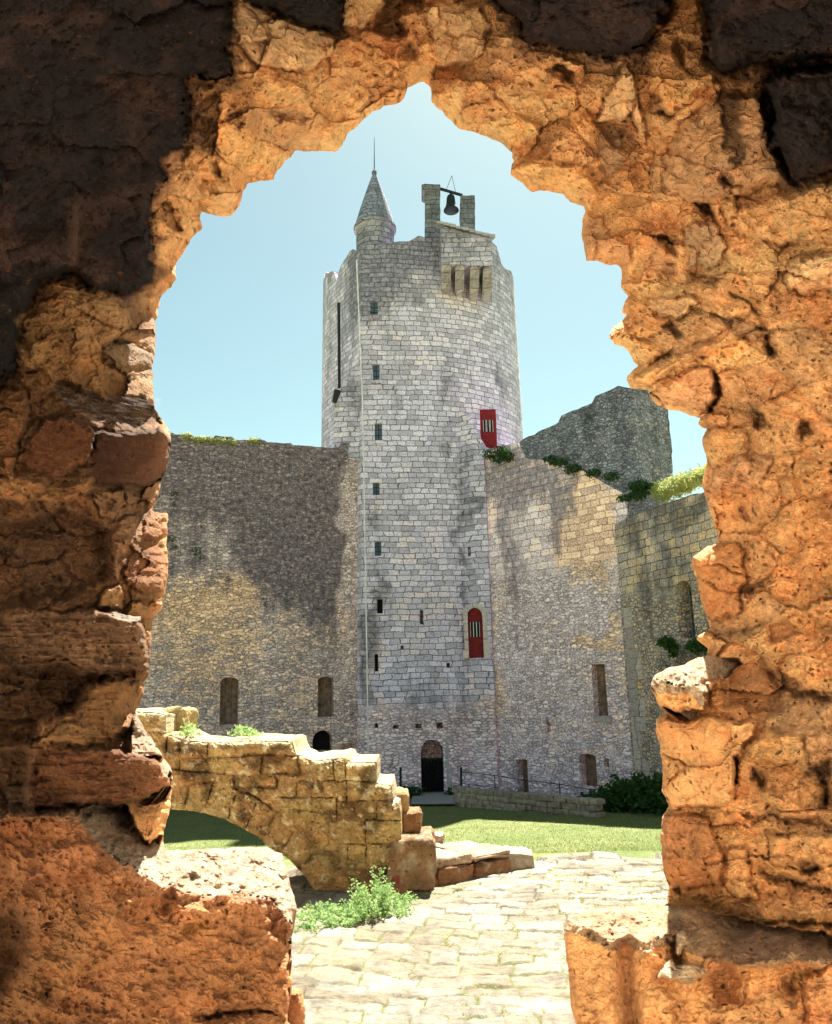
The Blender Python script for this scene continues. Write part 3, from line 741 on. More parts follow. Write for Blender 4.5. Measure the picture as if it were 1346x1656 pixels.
def stain_left(t, s, u):
    return t.math('ADD', t.mr(s[2], 3.0, 8.5, -.14, .12), blob_fn(LB)(t, s, u))
def stain_left_old(t, s, u):
    # the upper and right part is blackened, the lower left washed ochre
    a_ = t.mr(s[2], 3.2, 8.2, -.30, .26)
    b_ = t.mr(s[0], 3.0, 9.5, -.10, .16)
    return t.math('ADD', a_, b_)
M_lw = masonry('left_curtain_stone', (.54, .46, .42), (.045, .050, .072), (.68, .48, .31), (.10, .07, .06), .24, .40,
               rubble=True, warm_bias=.58, dark_bias=.60, stain_fn=stain_left, warm_fn=blob_fn(LWB), contrast=1.5, spk_amt=1.8, jstr=(.1, .8), gain=(1.50, 1.33, 1.52))
lw, lrec, luz = wall('curtain_wall', 'blackened curtain wall left of the tower with two small arched windows', (lx, ly), (XL+.1, 33.75), 2.2,
    [(-290, 668), (-200, 674), (-80, 678), (20, 684), (120, 690), (200, 694), (262, 698), (280, 700), (284, 703), (310, 703), (313, 706), (345, 707), (349, 704), (376, 706), (380, 711), (428, 712), (432, 715), (470, 716), (474, 720), (520, 723), (548, 725), (552, 717), (574, 716), (600, 722)],
    [(356, 1095, 386, 1172, .5, .55), (514, 1094, 540, 1160, .5, .55), (506, 1181, 538, 1215, .9, .6), (554, 1203, 580, 1222, 0, .5)], M_lw, 2)
inset(lw, lrec[0], .42, M_plank, 'shutter', 3); inset(lw, lrec[1], .42, M_plank, 'shutter', 3)
inset(lw, lrec[2], .5, M_black, 'shutter', 3)
# pale strip where the wall meets the keep
rx0 = slope(783, 900)*33.7; rx1 = slope(1010, 950)*29.0
ruz0 = uz_of((rx0, 33.7), (rx1, 29.0))
RB = px_blobs(ruz0, [(815, 780, 40, 40, .22), (870, 790, 60, 40, .14), (905, 840, 14, 70, .24), (825, 900, 14, 150, .22), (845, 960, 10, 80, .18), (930, 780, 8, 60, .2), (960, 840, 34, 50, -.35), (930, 960, 60, 70, -.18),
     (800, 1000, 12, 60, -.1), (800, 1140, 14, 90, .14), (870, 1180, 40, 50, -.02), (885, 1165, 6, 14, .3), (830, 1240, 60, 22, .16), (1000, 760, 20, 30, .1), (990, 1180, 10, 60, .1)])
RWB = px_blobs(ruz0, [(950, 850, 46, 80, .45), (985, 900, 18, 100, .3), (960, 1030, 50, 14, .4), (930, 960, 70, 40, -.25), (850, 1060, 60, 40, -.1), (800, 1100, 14, 90, .2), (970, 1200, 40, 40, .1), (900, 1090, 60, 60, .08)])
def stain_right(t, s, u):
    return t.math('ADD', t.mr(s[2], 7.5, 12.5, -.06, .10), blob_fn(RB)(t, s, u))
def stain_right_old(t, s, u):
    a_ = t.mr(s[2], 6.5, 12.5, -.12, .20)
    b_ = t.mr(s[0], .5, 4.5, .10, -.16)
    return t.math('ADD', a_, b_)
M_rw = masonry('right_curtain_stone', (.62, .56, .58), (.14, .135, .165), (.70, .52, .38), (.12, .09, .08), .26, .42,
               rubble_below=8.5, warm_bias=.50, dark_bias=.42, stain_fn=stain_right, warm_fn=blob_fn(RWB), contrast=1.3, spk_amt=1.6, jstr=(.1, .8), gain=(1.68, 1.46, 1.62))
rw, rrec, ruz = wall('curtain_wall', 'pale pinkish curtain wall right of the tower with a slit window', (rx0, 33.7), (rx1, 29.0), 2.4,
    [(778, 740), (790, 728), (806, 722), (838, 716), (852, 742), (880, 745), (910, 752), (950, 765), (985, 785), (1012, 800)],
    [(959, 1074, 981, 1158, 0, .45), (836, 1228, 854, 1287, 0, .5), (938, 1219, 965, 1272, .3, .5), (977, 1226, 985, 1240, 0, .4),
     (884, 1168, 891, 1184, 0, .3)], M_rw, 3)
inset(rw, rrec[0], .34, M_plank, 'shutter', 2); inset(rw, rrec[1], .40, M_plank, 'door', 3); inset(rw, rrec[2], .40, M_plank, 'shutter', 4)
# white sill splash of the slit window
u0, u1, zb, zt = rrec[0]; bm = bmesh.new(); add_box(bm, (u0-.02, -.10, zb-.22), (u1+.15, .20, zb-.004)); sl_ = bm_obj('sill', bm, M_cream); sl_.parent = rw
# higher ruined wall behind
M_hw = masonry('dark_ruin_stone', (.36, .35, .37), (.032, .037, .048), (.46, .36, .26), (.04, .04, .04), .25, .4, rubble=True, warm_bias=.3, dark_bias=.85, spk_amt=1.7, gain=(1.1, 1.1, 1.3))
hw, _, _ = wall('ruined_wall', 'dark jagged high ruined wall rising above the right curtain wall', (rx0, 33.80), (rx1, 29.10), 1.6,
    [(840, 715), (855, 705), (880, 694), (903, 684), (908, 672), (935, 662), (957, 652), (963, 640), (985, 632), (1000, 624), (1024, 628)], None, M_hw, 6, 3.5, zbot=9.0)
bm = bmesh.new()
M_hw2 = M_hw
q = rough_poly([(1021, 627), (1040, 625), (1060, 640), (1079, 648), (1083, 690), (1087, 745), (1087, 800), (1021, 830)], 7, 3, 12)
pt = [at_y(x, y, 28.80+(x-1021)*.020) for x, y in q]
add_prism(bm, [Vector(p) for p in pt], Vector((.3, 1.6, 0)))
o_ = bm_obj('return_wall', bm, M_hw); o_.parent = hw; bpy.context.view_layer.update(); o_.matrix_parent_inverse = hw.matrix_world.inverted()
# wing coming toward the camera on the right
wx0 = slope(1006, 950)*28.9; wx1 = slope(1145, 950)*24.6
WB = px_blobs(uz_of((wx0, 28.9), (wx1, 24.6)), [(1050, 840, 60, 26, .30), (1120, 815, 40, 22, .30), (1090, 910, 60, 40, .14), (1040, 960, 14, 60, .15), (1108, 1060, 40, 20, .3), (1080, 980, 10, 60, -.1), (1035, 1100, 20, 80, -.15), (1075, 940, 16, 40, .1)])
def stain_wing(t, s, u):
    return blob_fn(WB)(t, s, u)
M_ww = masonry('wing_stone', (.52, .47, .42), (.10, .10, .10), (.60, .45, .26), (.05, .05, .045), .30, .38,
               rubble_below=7.0, warm_bias=.72, dark_bias=.55, stain_fn=stain_wing, spk_amt=1.4, gain=(1.3, 1.16, 1.22))
wx0 = slope(1006, 950)*28.9; wx1 = slope(1145, 950)*24.6
ex = (wx1-wx0); ey = 24.6-28.9
ww_, wrec, wuz = wall('range_wall', 'overgrown wing wall on the right with a tall barred window', (wx0, 28.9), (wx0+ex*2.6, 28.9+ey*2.6), 1.8,
    [(994, 848), (1030, 830), (1070, 815), (1110, 803), (1150, 793), (1230, 765), (1330, 730)],
    [(1095, 938, 1121, 1032, .9, .75)], M_ww, 9)
u0, u1, zb, zt = wrec[0]
bm = bmesh.new(); add_box(bm, (u0, .62, zb), (u1, .66, zt)); wdw = bm_obj('window', bm, M_black); wdw.parent = ww_
bm = bmesh.new()
for k in range(4): uu = u0+(u1-u0)*(k+.5)/4; add_tube(bm, (uu, .45, zb), (uu, .45, zt-.2), .025, 6)
b_ = bm_obj('window_bars', bm, plain('grey_bars', (.16, .17, .19), .5)); b_.parent = wdw
# corner quoins between right curtain and wing
M_q = masonry('quoin_stone', (.54, .45, .39), (.2, .17, .15), (.60, .46, .35), (.2, .15, .1), 3, 3, warm_bias=.7, dark_bias=.2)
bm = bmesh.new(); z = -.2; rr = random.Random(3)
while z < 6.6:
    h = rr.uniform(.28, .42); w = rr.choice([.45, .8])*rr.uniform(.9, 1.1)
    d_ = Vector((ex, ey, 0)).normalized(); nrm = Vector((d_.y, -d_.x, 0)); p0 = Vector((wx0, 28.9, 0))
    q4 = [p0+nrm*.035, p0+d_*w+nrm*.035, p0+d_*w-nrm*.3, p0-nrm*.3]
    add_prism(bm, [v+Vector((0, 0, z+.01)) for v in q4], Vector((0, 0, h-.02))); z += h
qo = bm_obj('quoins', bm, M_q); qo.parent = ww_; bpy.context.view_layer.update(); qo.matrix_parent_inverse = ww_.matrix_world.inverted()
print('walls done')

# ------------------------------------------------------------------ low wall, rails, path
def rough_block(bm, pts8, seed, amp=.02, cuts=5, bev=.03):
    """hexahedron with knocked corners and rough faces; pts8 bottom 4 then top 4"""
    b2 = bmesh.new(); vs = [b2.verts.new(p) for p in pts8]
    for f in ((0, 3, 2, 1), (4, 5, 6, 7), (0, 1, 5, 4), (1, 2, 6, 5), (2, 3, 7, 6), (3, 0, 4, 7)): b2.faces.new([vs[i] for i in f])
    bmesh.ops.bevel(b2, geom=b2.edges, offset=bev, segments=2, affect='EDGES', profile=.6)
    bmesh.ops.subdivide_edges(b2, edges=b2.edges, cuts=cuts, use_grid_fill=True)
    b2.normal_update(); co = np.array([v.co[:] for v in b2.verts]); no = np.array([v.normal[:] for v in b2.verts])
    q = co*3.0
    d = fbm(q[:, 0]+q[:, 1]*.7+seed*3.1, q[:, 2]+q[:, 1]*.6, seed, 4)*amp+fbm(q[:, 0]*5+seed, q[:, 2]*5+q[:, 1]*4, seed+5, 3)*amp*.4
    for v, p, nn_, dd in zip(b2.verts, co, no, d): v.co = Vector(p+nn_*dd)
    me = bpy.data.meshes.new('t'); b2.to_mesh(me); b2.free(); bm.from_mesh(me); bpy.data.meshes.remove(me)
def tone_obj(name, bm, mat, parent, base, seed=1, var=.2):
    o = bm_obj(name, bm, mat, None, True)
    co = np.empty(len(o.data.vertices)*3); o.data.vertices.foreach_get('co', co); co = co.reshape(-1, 3)
    n1 = fbm(co[:, 0]*2+co[:, 1], co[:, 2]*3, seed, 4); n2 = fbm(co[:, 0]*9+co[:, 1]*7, co[:, 2]*9, seed+3, 3)
    base = np.array(base); c = base*(1+var*n1)[:, None]; lich = sstep(.25, .45, n2)[:, None]*.5
    c = c*(1-lich)+np.array([.48, .42, .28])*lich
    at = o.data.attributes.new('tone', 'FLOAT_COLOR', 'POINT'); c4 = np.ones((len(co), 4), np.float32); c4[:, :3] = c; at.data.foreach_set('color', c4.ravel())
    if parent: o.parent = parent; o.matrix_parent_inverse = Matrix.Translation(-parent.location)
    return o
# low rubble wall in front of the right curtain wall, made of laid stones
lowA = at_z(736, 1303, .12); lowB = at_z(962, 1330, .28)
bm = bmesh.new(); rr = random.Random(9); dv = (lowB-lowA); Ln = dv.length; dv.normalize(); nv = Vector((-dv.y, dv.x, 0)).normalized()
for row in range(4):
    u = rr.uniform(-.2, 0)
    while u < Ln:
        w = rr.uniform(.14, .34); h = .17*rr.uniform(.85, 1.05); zz = row*.165-.05+lowA.z+(lowB.z-lowA.z)*u/Ln; e = rr.uniform(-.04, .04)
        p = lowA+dv*u; p.z = zz; a_ = p+nv*e; b_ = p+dv*(w-.015)+nv*e
        pts8 = [a_, b_, b_+nv*.4, a_+nv*.4]; pts8 = pts8+[q_+Vector((0, 0, h)) for q_ in pts8]
        rough_block(bm, pts8, rr.randint(1, 99), .02, 1, .025); u += w
o = tone_obj('low_wall', bm, M_stair, None, (.33, .27, .225), 4, .5); tag(o, 'low dry stone wall at the foot of the right curtain wall', 'wall')
# posts and rope rails
def post(px, py0, py1, Y, lab):
    bm = bmesh.new(); a_ = P(px, py1, Y); b_ = P(px, py0, Y); a_.z -= .1
    add_tube(bm, a_, b_, .05, 8, .04); add_tube(bm, b_, b_+Vector((0, 0, .06)), .055, 8, .02)
    o = bm_obj('post', bm, M_iron); tag(o, lab, 'post', 'posts beside the tower door'); return b_
tpost = post(648, 1243, 1285, 31.5, 'thin black post on the grass left of the tower door')
pL = post(746, 1243, 1280, 31.5, 'thin black post right of the tower door where the rail starts')
bm = bmesh.new()
q1 = [P(746, 1248, 31.5), P(800, 1254, 31.0), P(850, 1262, 30.4), P(905, 1268, 29.6), P(955, 1277, 28.9)]
for a_, b_ in zip(q1[:-1], q1[1:]):
    add_tube(bm, a_, b_, .013, 6); add_tube(bm, a_-Vector((0, 0, .42)), b_-Vector((0, 0, .42)), .010, 6); add_tube(bm, b_+Vector((0, 0, .02)), b_-Vector((0, 0, .95)), .018, 6)
rl_ = bm_obj('handrail', bm, M_iron); tag(rl_, 'thin dark metal handrail along the low stone wall', 'railing')
# gravel at the door and a strip inside
g0 = at_z(665, 1306, .1); g1 = at_z(738, 1306, .1); g2 = at_z(735, 1285, 0); g3 = at_z(676, 1284, 0)
pth = ground_patch('path', [(g0.x, g0.y), (g1.x, g1.y), (g2.x+.3, 33.4), (g3.x-.2, 33.4)], plain('gravel', (.30, .29, .28), .95, ns=20)); tag(pth, kind='structure')

# ------------------------------------------------------------------ plants
def leaf_clump(name, pts, nrm_up, size, mat, label=None, cat='plant', kind=None, parent=None, aspect=.35, seed=1, droop=.3):
    """pts: array of leaf base positions; builds one small bent leaf at each"""
    r = np.random.default_rng(seed); n = len(pts); pts = np.asarray(pts, float)
    az = r.uniform(0, 2*np.pi, n); el = r.uniform(-.3, 1.3, n) if nrm_up is None else r.uniform(nrm_up[0], nrm_up[1], n)
    L = size*r.uniform(.5, 1.3, n); d = np.stack([np.cos(az)*np.cos(el), np.sin(az)*np.cos(el), np.sin(el)], -1)
    s = np.cross(d, r.normal(size=(n, 3))); s /= np.linalg.norm(s, axis=1)[:, None]+1e-9; w = (L*aspect)[:, None]
    mid = pts+d*(L*.5)[:, None]; tip = pts+d*L[:, None]-np.array([0, 0, 1])*(L*droop)[:, None]
    V = np.stack([pts, mid+s*w, tip, mid-s*w], 1).reshape(-1, 3); Fq = np.arange(n*4).reshape(n, 4)
    o = mesh_np(name, V, Fq, mat, parent)
    if label: tag(o, label, cat, kind=kind)
    return o
def stems(name, base, tips, r0, mat, parent):
    bm = bmesh.new()
    for b_, t_ in zip(base, tips):
        b_ = Vector(b_); t_ = Vector(t_); mid = (b_+t_)/2+Vector((random.uniform(-.02, .02), random.uniform(-.02, .02), .02))
        add_tube(bm, b_, mid, r0, 4, r0*.7); add_tube(bm, mid, t_, r0*.7, 4, r0*.3)
    return bm_obj(name, bm, mat, parent)
def weed():
    # feathery pale green weed growing against the stair foot
    c = at_z(570, 1490, TZ+.03); root = empty('weed', c); tag(root, 'feathery pale green weed growing at the foot of the ruined stair', 'plant')
    r = np.random.default_rng(5); B = []; T = []; L = []
    for k in range(290):
        px = r.uniform(478, 655); py = 1505-abs(px-590)*.12*0+r.uniform(-22, 8)
        py -= np.interp(px, [478, 560, 655], [0, 8, 28])
        b_ = at_z(px, py, TZ+.02)
        hgt = np.interp(px, [478, 520, 560, 596, 612, 630, 655], [.06, .13, .18, .34, .44, .18, .08])*r.uniform(.45, .95)
        hgt *= np.interp(py, [1460, 1500], [1.15, .55])
        t_ = b_+Vector((r.normal()*.09, r.normal()*.08-.02, hgt)); B.append(b_); T.append(t_)
        m_ = int(20+hgt*60)
        for j in range(m_):
            f = r.uniform(.12, 1.02); L.append(np.array(b_)*(1-f)+np.array(t_)*f+r.normal(size=3)*.013)
    stems('stems', B, T, .004, M_leaf_l, root)
    leaf_clump('foliage', L, (-.2, 1.3), .034, M_leaf_l, parent=root, seed=3, aspect=.26)
    # red poppy-like flower heads near the step
    for (px, py) in ((640, 1418), (646, 1424)):
        p = P(px, py, 8.35); bm = bmesh.new(); bmesh.ops.create_icosphere(bm, subdivisions=2, radius=.012)
        for v in bm.verts: v.co = Vector((v.co.x, v.co.y, v.co.z*.7))+p
        for k in range(6): a_ = k*math.pi/3; add_prism(bm, [p, p+Vector((math.cos(a_)*.018, math.sin(a_)*.018, .008)), p+Vector((math.cos(a_+.8)*.018, math.sin(a_+.8)*.018, .010))], Vector((0, 0, .003)))
        add_tube(bm, p, p-Vector((0, 0, .12)), .003, 4); bm_obj('flower', bm, plain('flower_red', (.6, .06, .04), .6), root)
weed()
leaf_clump('joint_weeds', WEEDPTS[0], (.3, 1.4), .028, M_leaf_w, 'short green and straw weeds growing in the joints of the paving', 'weeds', 'stuff', aspect=.16, seed=31)
_r = np.random.default_rng(8); _n = 60000; _y = 16.2+(_r.random(_n)**1.5)*14; _x = _y*_r.uniform(-.36, .36, _n)
_z = np.array(lawn_z(_y))+fbm(_x/1.7, _y/1.7, 31, 4)*.05-.005
M_blade = leaf_mat('grass_blade', (.20, .25, .07), (.29, .30, .12))
leaf_clump('grass', np.stack([_x, _y, _z], -1), (.7, 1.5), .045, M_blade, 'short mown grass of the castle lawn', 'grass', 'stuff', aspect=.12, seed=32, droop=.1)
def blob_bush(name, label, blobs, size, mat, n, seed, cat='plant', up=None, aspect=.4, stuff=False):
    r = np.random.default_rng(seed); L = []; B = []; T = []
    if not stuff: root = empty(name, Vector(blobs[0][0])); tag(root, label, cat)
    vol = sum(b[1][0]*b[1][2] for b in blobs)
    for c, rad in blobs:
        k = int(n*rad[0]*rad[2]/vol); d = r.normal(size=(k, 3)); d /= np.linalg.norm(d, axis=1)[:, None]
        f = r.uniform(.55, 1.05, k)[:, None]*(1+.25*np.sin(d[:, :1]*9+seed)*np.cos(d[:, 2:]*7))
        L.append(np.array(c)+d*f*np.array(rad))
        for j in range(6): B.append(Vector(c)-Vector((0, 0, rad[2])))
        for j in range(6): T.append(Vector(c)+Vector((r.normal()*rad[0]*.5, r.normal()*rad[1]*.5, r.uniform(0, .8)*rad[2])))
    if stuff: return leaf_clump(name, np.concatenate(L), up, size, mat, label, cat, 'stuff', None, aspect, seed)
    stems('stems', B, T, .03*max(size/.15, .3), M_leaf_d, root)
    leaf_clump('foliage', np.concatenate(L), up, size, mat, parent=root, seed=seed, aspect=aspect); return root
# dark bush at the foot of the wing
bl_ = []
for px, py, rx, rz in ((975, 1292, 1.0, .55), (1010, 1285, 1.1, .75), (1045, 1283, 1.1, .85), (1075, 1285, 1.0, .8), (1000, 1305, 1.0, .45), (950, 1303, .7, .35), (1110, 1283, 1.2, .8)):
    p = P(px, py, 26.6-(px-975)*.012); bl_.append(((p.x, p.y, max(p.z-.15, .2)), (rx*.9, .8, rz*.75)))
blob_bush('bush', 'dense dark green bush at the foot of the wing wall', bl_, .16, M_leaf_d, 9000, 3, 'bush')
bl_ = []
for px, py, rx in ((990, 770, .35), (960, 765, .35), (930, 758, .45), (905, 748, .4), (890, 742, .3), (1035, 785, .5), (1050, 790, .45), (1030, 800, .4), (1010, 805, .3)):
    u_, z_ = ruz0(px, py); f_ = u_/math.hypot(rx1-rx0, 29.0-33.7); p = Vector((rx0+(rx1-rx0)*f_, 33.7-4.7*f_-.05, z_)) if px < 1000 else P(px, py, 28.2); bl_.append(((p.x, p.y, p.z), (rx, .3, rx*.42)))
blob_bush('ivy', 'dark green ivy hanging along the broken top of the right curtain wall', bl_, .09, M_leaf_d, 2600, 8, 'plant', (-1.3, .6), stuff=True)
bl_ = []
for px in range(1055, 1175, 11):
    p = wuz(px, 803-(px-1055)*.33); u_, z_ = p; d_ = Vector((ex, ey, 0)).normalized(); nrm = Vector((-d_.y, d_.x, 0))
    if nrm.y < 0: nrm = -nrm
    w_ = Vector((wx0, 28.9, 0))+d_*u_+nrm*.45; bl_.append(((w_.x, w_.y, z_+.08+.10*math.sin(px*1.7)), (.40, .5, .22+.14*abs(math.sin(px*.9)))))
blob_bush('grass_tuft', 'sunlit yellow green grass growing on top of the wing wall', bl_, .26, M_leaf_w, 3800, 12, 'plant', (.2, 1.5), .10, stuff=True)
bl_ = [(tuple(P(1078, 1040, 25.9)), (.28, .2, .20)), (tuple(P(1088, 1050, 25.9)), (.18, .2, .28))]
blob_bush('shrub', 'small dark shrub rooted in the wall just left below the barred window', bl_, .09, M_leaf_d, 1000, 15)
blob_bush('shrub', 'small dark shrub partly hidden by the right jamb, below the barred window', [(tuple(P(1128, 1046, 24.6)), (.35, .2, .22))], .09, M_leaf_d, 700, 16)
# growth on the summit of the left curtain wall
bl_ = []
for px, py in ((300, 706), (318, 711), (335, 712), (352, 714), (372, 716), (410, 714)):
    u_, z_ = luz(px, py); w_ = lw.matrix_world @ Vector((u_, -.02, z_)); bl_.append(((w_.x, w_.y, w_.z), (.32, .12, .14)))
bpy.context.view_layer.update()
bl_ = []
for px, py in ((300, 706), (318, 711), (335, 712), (352, 714), (372, 716), (410, 714)):
    u_, z_ = luz(px, py); w_ = lw.matrix_world @ Vector((u_, .02, z_)); bl_.append(((w_.x, w_.y, w_.z), (.32, .14, .16)))
blob_bush('moss_clump', 'yellow green moss clumps along the top of the left curtain wall', bl_, .07, M_leaf_w, 2500, 17, stuff=True)
bl_ = []
for px, py, s_ in ((318, 892, .22), (326, 902, .14), (276, 872, .2), (281, 886, .12), (283, 800, .16), (281, 815, .10)):
    u_, z_ = luz(px, py); w_ = lw.matrix_world @ Vector((u_, -.03, z_)); bl_.append(((w_.x, w_.y, w_.z), (s_, .10, s_*.8)))
blob_bush('creeper', 'dark creeper patches clinging to the left curtain wall face', bl_, .06, M_leaf_d, 520, 18, stuff=True)
bl_ = [(tuple(P(x, y, 32.3)), (.3, .2, .25)) for x, y in ((792, 735), (806, 742), (820, 738), (812, 730))]
blob_bush('wall_plant', 'dark plant growing under the high red door', bl_, .08, M_leaf_d, 1500, 19)
for q_, lab_ in (((655, 668), 'low dark shrub on the left of the tower doorway'), ((737, 748), 'low dark shrub on the right of the tower doorway by the rail post')):
    blob_bush('door_shrub', lab_, [(tuple(P(x, 1281, 32.4)), (.42, .25, .22)) for x in q_], .09, M_leaf_d, 900, 20+q_[0])
print('plants done')

# ------------------------------------------------------------------ generic relief sheet
def relief(name_parts, X, Y, keep, POS, C, mat, part_of, parent, ext_fn=None, smooth=False):
    """X,Y: pixel grids; keep: vertex mask; POS: (ny,nx,3); faces split by part_of (face array of ints)"""
    ny, nx = X.shape; I = np.arange(ny*nx).reshape(ny, nx)
    q = np.stack([I[:-1, :-1], I[1:, :-1], I[1:, 1:], I[:-1, 1:]], -1)
    kf = keep[:-1, :-1] & keep[1:, :-1] & keep[1:, 1:] & keep[:-1, 1:]
    Pf = POS.reshape(-1, 3); Cf = C.reshape(-1, 3)
    res = []
    allq = q[kf]
    # boundary edges of the whole sheet (edges used once)
    e = np.concatenate([allq[:, [0, 1]], allq[:, [1, 2]], allq[:, [2, 3]], allq[:, [3, 0]]])
    own = np.tile(part_of[kf], 4)
    key = np.minimum(e[:, 0], e[:, 1]).astype(np.int64)*(ny*nx)+np.maximum(e[:, 0], e[:, 1])
    uq, inv, cnt = np.unique(key, return_inverse=True, return_counts=True)
    bnd = cnt[inv] == 1; be = e[bnd]; bo = own[bnd]
    for pi, pname in enumerate(name_parts):
        sel = allq[part_of[kf] == pi]
        if not len(sel): continue
        used = np.unique(sel); mp = np.full(ny*nx, -1); mp[used] = np.arange(len(used))
        V = Pf[used]; Cc = Cf[used]; Fq = mp[sel]
        if ext_fn is not None:
            eb = be[bo == pi]
            if len(eb):
                ev = np.unique(eb); layers = ext_fn(Pf[ev], X.ravel()[ev], Y.ravel()[ev])
                prev = np.full(ny*nx, -1); prev[ev] = mp[ev]
                for Lp in layers:
                    nid = np.full(ny*nx, -1); nid[ev] = len(V)+np.arange(len(ev)); V = np.concatenate([V, Lp]); Cc = np.concatenate([Cc, Cf[ev]])
                    Fq = np.concatenate([Fq, np.stack([prev[eb[:, 1]], prev[eb[:, 0]], nid[eb[:, 0]], nid[eb[:, 1]]], -1)]); prev = nid
        res.append(mesh_np(pname, V, Fq, mat, parent, Cc, smooth))
    return res

# ------------------------------------------------------------------ RUINED STAIR
def build_stair():
    YS = 8.5; root = empty('ruined_stair', P(560, 1440, YS)); tag(root, 'ruined stone stair on a broken arch, ochre lichened blocks', 'stair')
    outline = [(120, 1150), (222, 1150), (250, 1152), (268, 1156), (270, 1186), (303, 1197), (335, 1200), (422, 1197), (473, 1197), (479, 1219), (505, 1229), (563, 1224),
               (567, 1232), (609, 1232), (610, 1266), (634, 1270), (637, 1297), (645, 1300), (649, 1328), (650, 1363), (645, 1411), (645, 1500), (528, 1500),
               (518, 1453), (495, 1418), (463, 1386), (447, 1379), (422, 1357), (396, 1341), (364, 1325), (332, 1315), (297, 1310), (278, 1309), (120, 1309)]
    sil = rough_poly(outline, 8, 2.0, 21)
    g = 1.8; xs = np.arange(118, 660, g); ys = np.arange(1140, 1505, g); X, Y = np.meshgrid(xs, ys)
    sd = sdf(sil, X, Y); keep = sd > -g*1.1
    nx_, ny_ = nearest_on(sil, X, Y); snap = (sd < 0) & keep | ((sd < g*.45) & (sd >= 0))
    X = np.where(snap, nx_, X); Y = np.where(snap, ny_, Y)
    Xw = X+fbm(X/40, Y/40, 4, 2)*3+fbm(X/6, Y/6, 6, 3)*2; Yw = Y+fbm(X/40, Y/40, 5, 2)*3+fbm(X/6, Y/6, 7, 3)*2
    # joints traced stone by stone
    J = [[(150, 1245), (280, 1243), (300, 1247), (380, 1252), (440, 1256)], [(290, 1200), (291, 1245)], [(335, 1200), (336, 1225), (420, 1222), (480, 1222)],
         [(293, 1225), (336, 1225)], [(424, 1222), (424, 1254)], [(378, 1252), (380, 1275)], [(424, 1254), (485, 1250), (480, 1222)], [(378, 1275), (450, 1274), (447, 1256)],
         [(500, 1229), (500, 1262)], [(485, 1262), (560, 1262)], [(540, 1232), (540, 1262)], [(560, 1234), (560, 1262), (610, 1264)],
         [(562, 1264), (562, 1296)], [(545, 1296), (637, 1296)], [(520, 1262), (520, 1290)], [(450, 1290), (545, 1290), (545, 1328)], [(575, 1296), (574, 1328), (648, 1328)], [(610, 1296), (610, 1328)],
         [(590, 1330), (590, 1364), (650, 1364)], [(530, 1328), (575, 1328)], [(532, 1330), (532, 1366), (590, 1366)], [(500, 1330), (532, 1332)], [(562, 1366), (560, 1392), (592, 1392)],
         [(480, 1256), (480, 1288)], [(475, 1312), (530, 1314)], [(505, 1290), (505, 1314)],
         [(298, 1309), (308, 1270)], [(331, 1314), (345, 1268)], [(368, 1326), (383, 1285)], [(398, 1342), (414, 1300)], [(424, 1357), (442, 1320)], [(450, 1380), (475, 1348)],
         [(485, 1408), (512, 1378)], [(308, 1270), (345, 1264)], [(383, 1276), (414, 1290), (450, 1312)], [(478, 1338), (512, 1372)],
         [(270, 1186), (270, 1243)], [(222, 1186), (270, 1186)], [(592, 1366), (592, 1410), (645, 1412)]]
    dj = np.full(X.shape, 1e9)
    for pl in J:
        for (ax, ay), (bx, by) in zip(pl[:-1], pl[1:]):
            ex_, ey_ = bx-ax, by-ay; t_ = np.clip(((Xw-ax)*ex_+(Yw-ay)*ey_)/(ex_*ex_+ey_*ey_), 0, 1)
            dj = np.minimum(dj, np.hypot(Xw-ax-t_*ex_, Yw-ay-t_*ey_))
    wv = .7+1.0*sstep(-.2, .5, fbm(X/40, Y/40, 61, 2))
    groove = np.exp(-(dj/wv)**2)*(.35+.65*sstep(-.3, .2, fbm(X/25, Y/25, 62, 3)))
    f1, f2, pl_, cr = worley(Xw/46, Yw/30, 31); f1b, f2b, plb, crb = worley(Xw/13, Yw/11, 33)
    far = sstep(4, 22, dj); rub = (1-sstep(.02, .09, f2-f1))*sstep(-.1, .3, fbm(X/70, Y/50, 64, 2))
    dist = .045*groove + .010*rub*far - .030*sstep(0, 10, dj) - .022*pl_*.6 - .012*plb - .055*fbm(X/24, Y/18, 8, 6, .6)-.026*fbm(X/5, Y/5, 9, 4, .6)
    dist = dist+.05*(1-sstep(0, 7, sd))       # worn outer arris
    dist = np.where(sd < 2, np.maximum(dist, .02), dist)
    Yd = YS+dist
    POS = at_y(X, Y, Yd)
    och = np.array([.42, .26, .11]); yel = np.array([.46, .33, .14]); brn = np.array([.12, .072, .035]); pale = np.array([.68, .58, .36])
    a_ = sstep(-.4, .4, fbm(X/60, Y/45, 12, 3))[..., None]; C = och*(1-a_)+yel*a_
    b_ = sstep(.0, .45, fbm(X/30, Y/22, 13, 5))[..., None]*.8; C = C*(1-b_)+brn*b_
    l_ = sstep(.30, .42, fbm(X/10, Y/10, 14, 4))[..., None]*.75; C = C*(1-l_)+pale*l_
    gr = (np.clip(groove+rub*.25*far, 0, 1)*.6)[..., None]; C = C*(1-gr)+np.array([.05, .035, .02])*gr
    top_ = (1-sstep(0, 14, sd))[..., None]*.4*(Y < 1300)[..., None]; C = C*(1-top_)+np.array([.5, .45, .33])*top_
    part = np.zeros((X.shape[0]-1, X.shape[1]-1), int)
    cx_, cy_ = X[:-1, :-1], Y[:-1, :-1]
    arc = np.array([(278, 1243), (308, 1268), (345, 1264), (383, 1276), (414, 1290), (450, 1312), (478, 1338), (512, 1372), (545, 1415), (560, 1500), (400, 1500), (120, 1400), (120, 1245)])
    part[sdf(arc, cx_, cy_) > 0] = 1
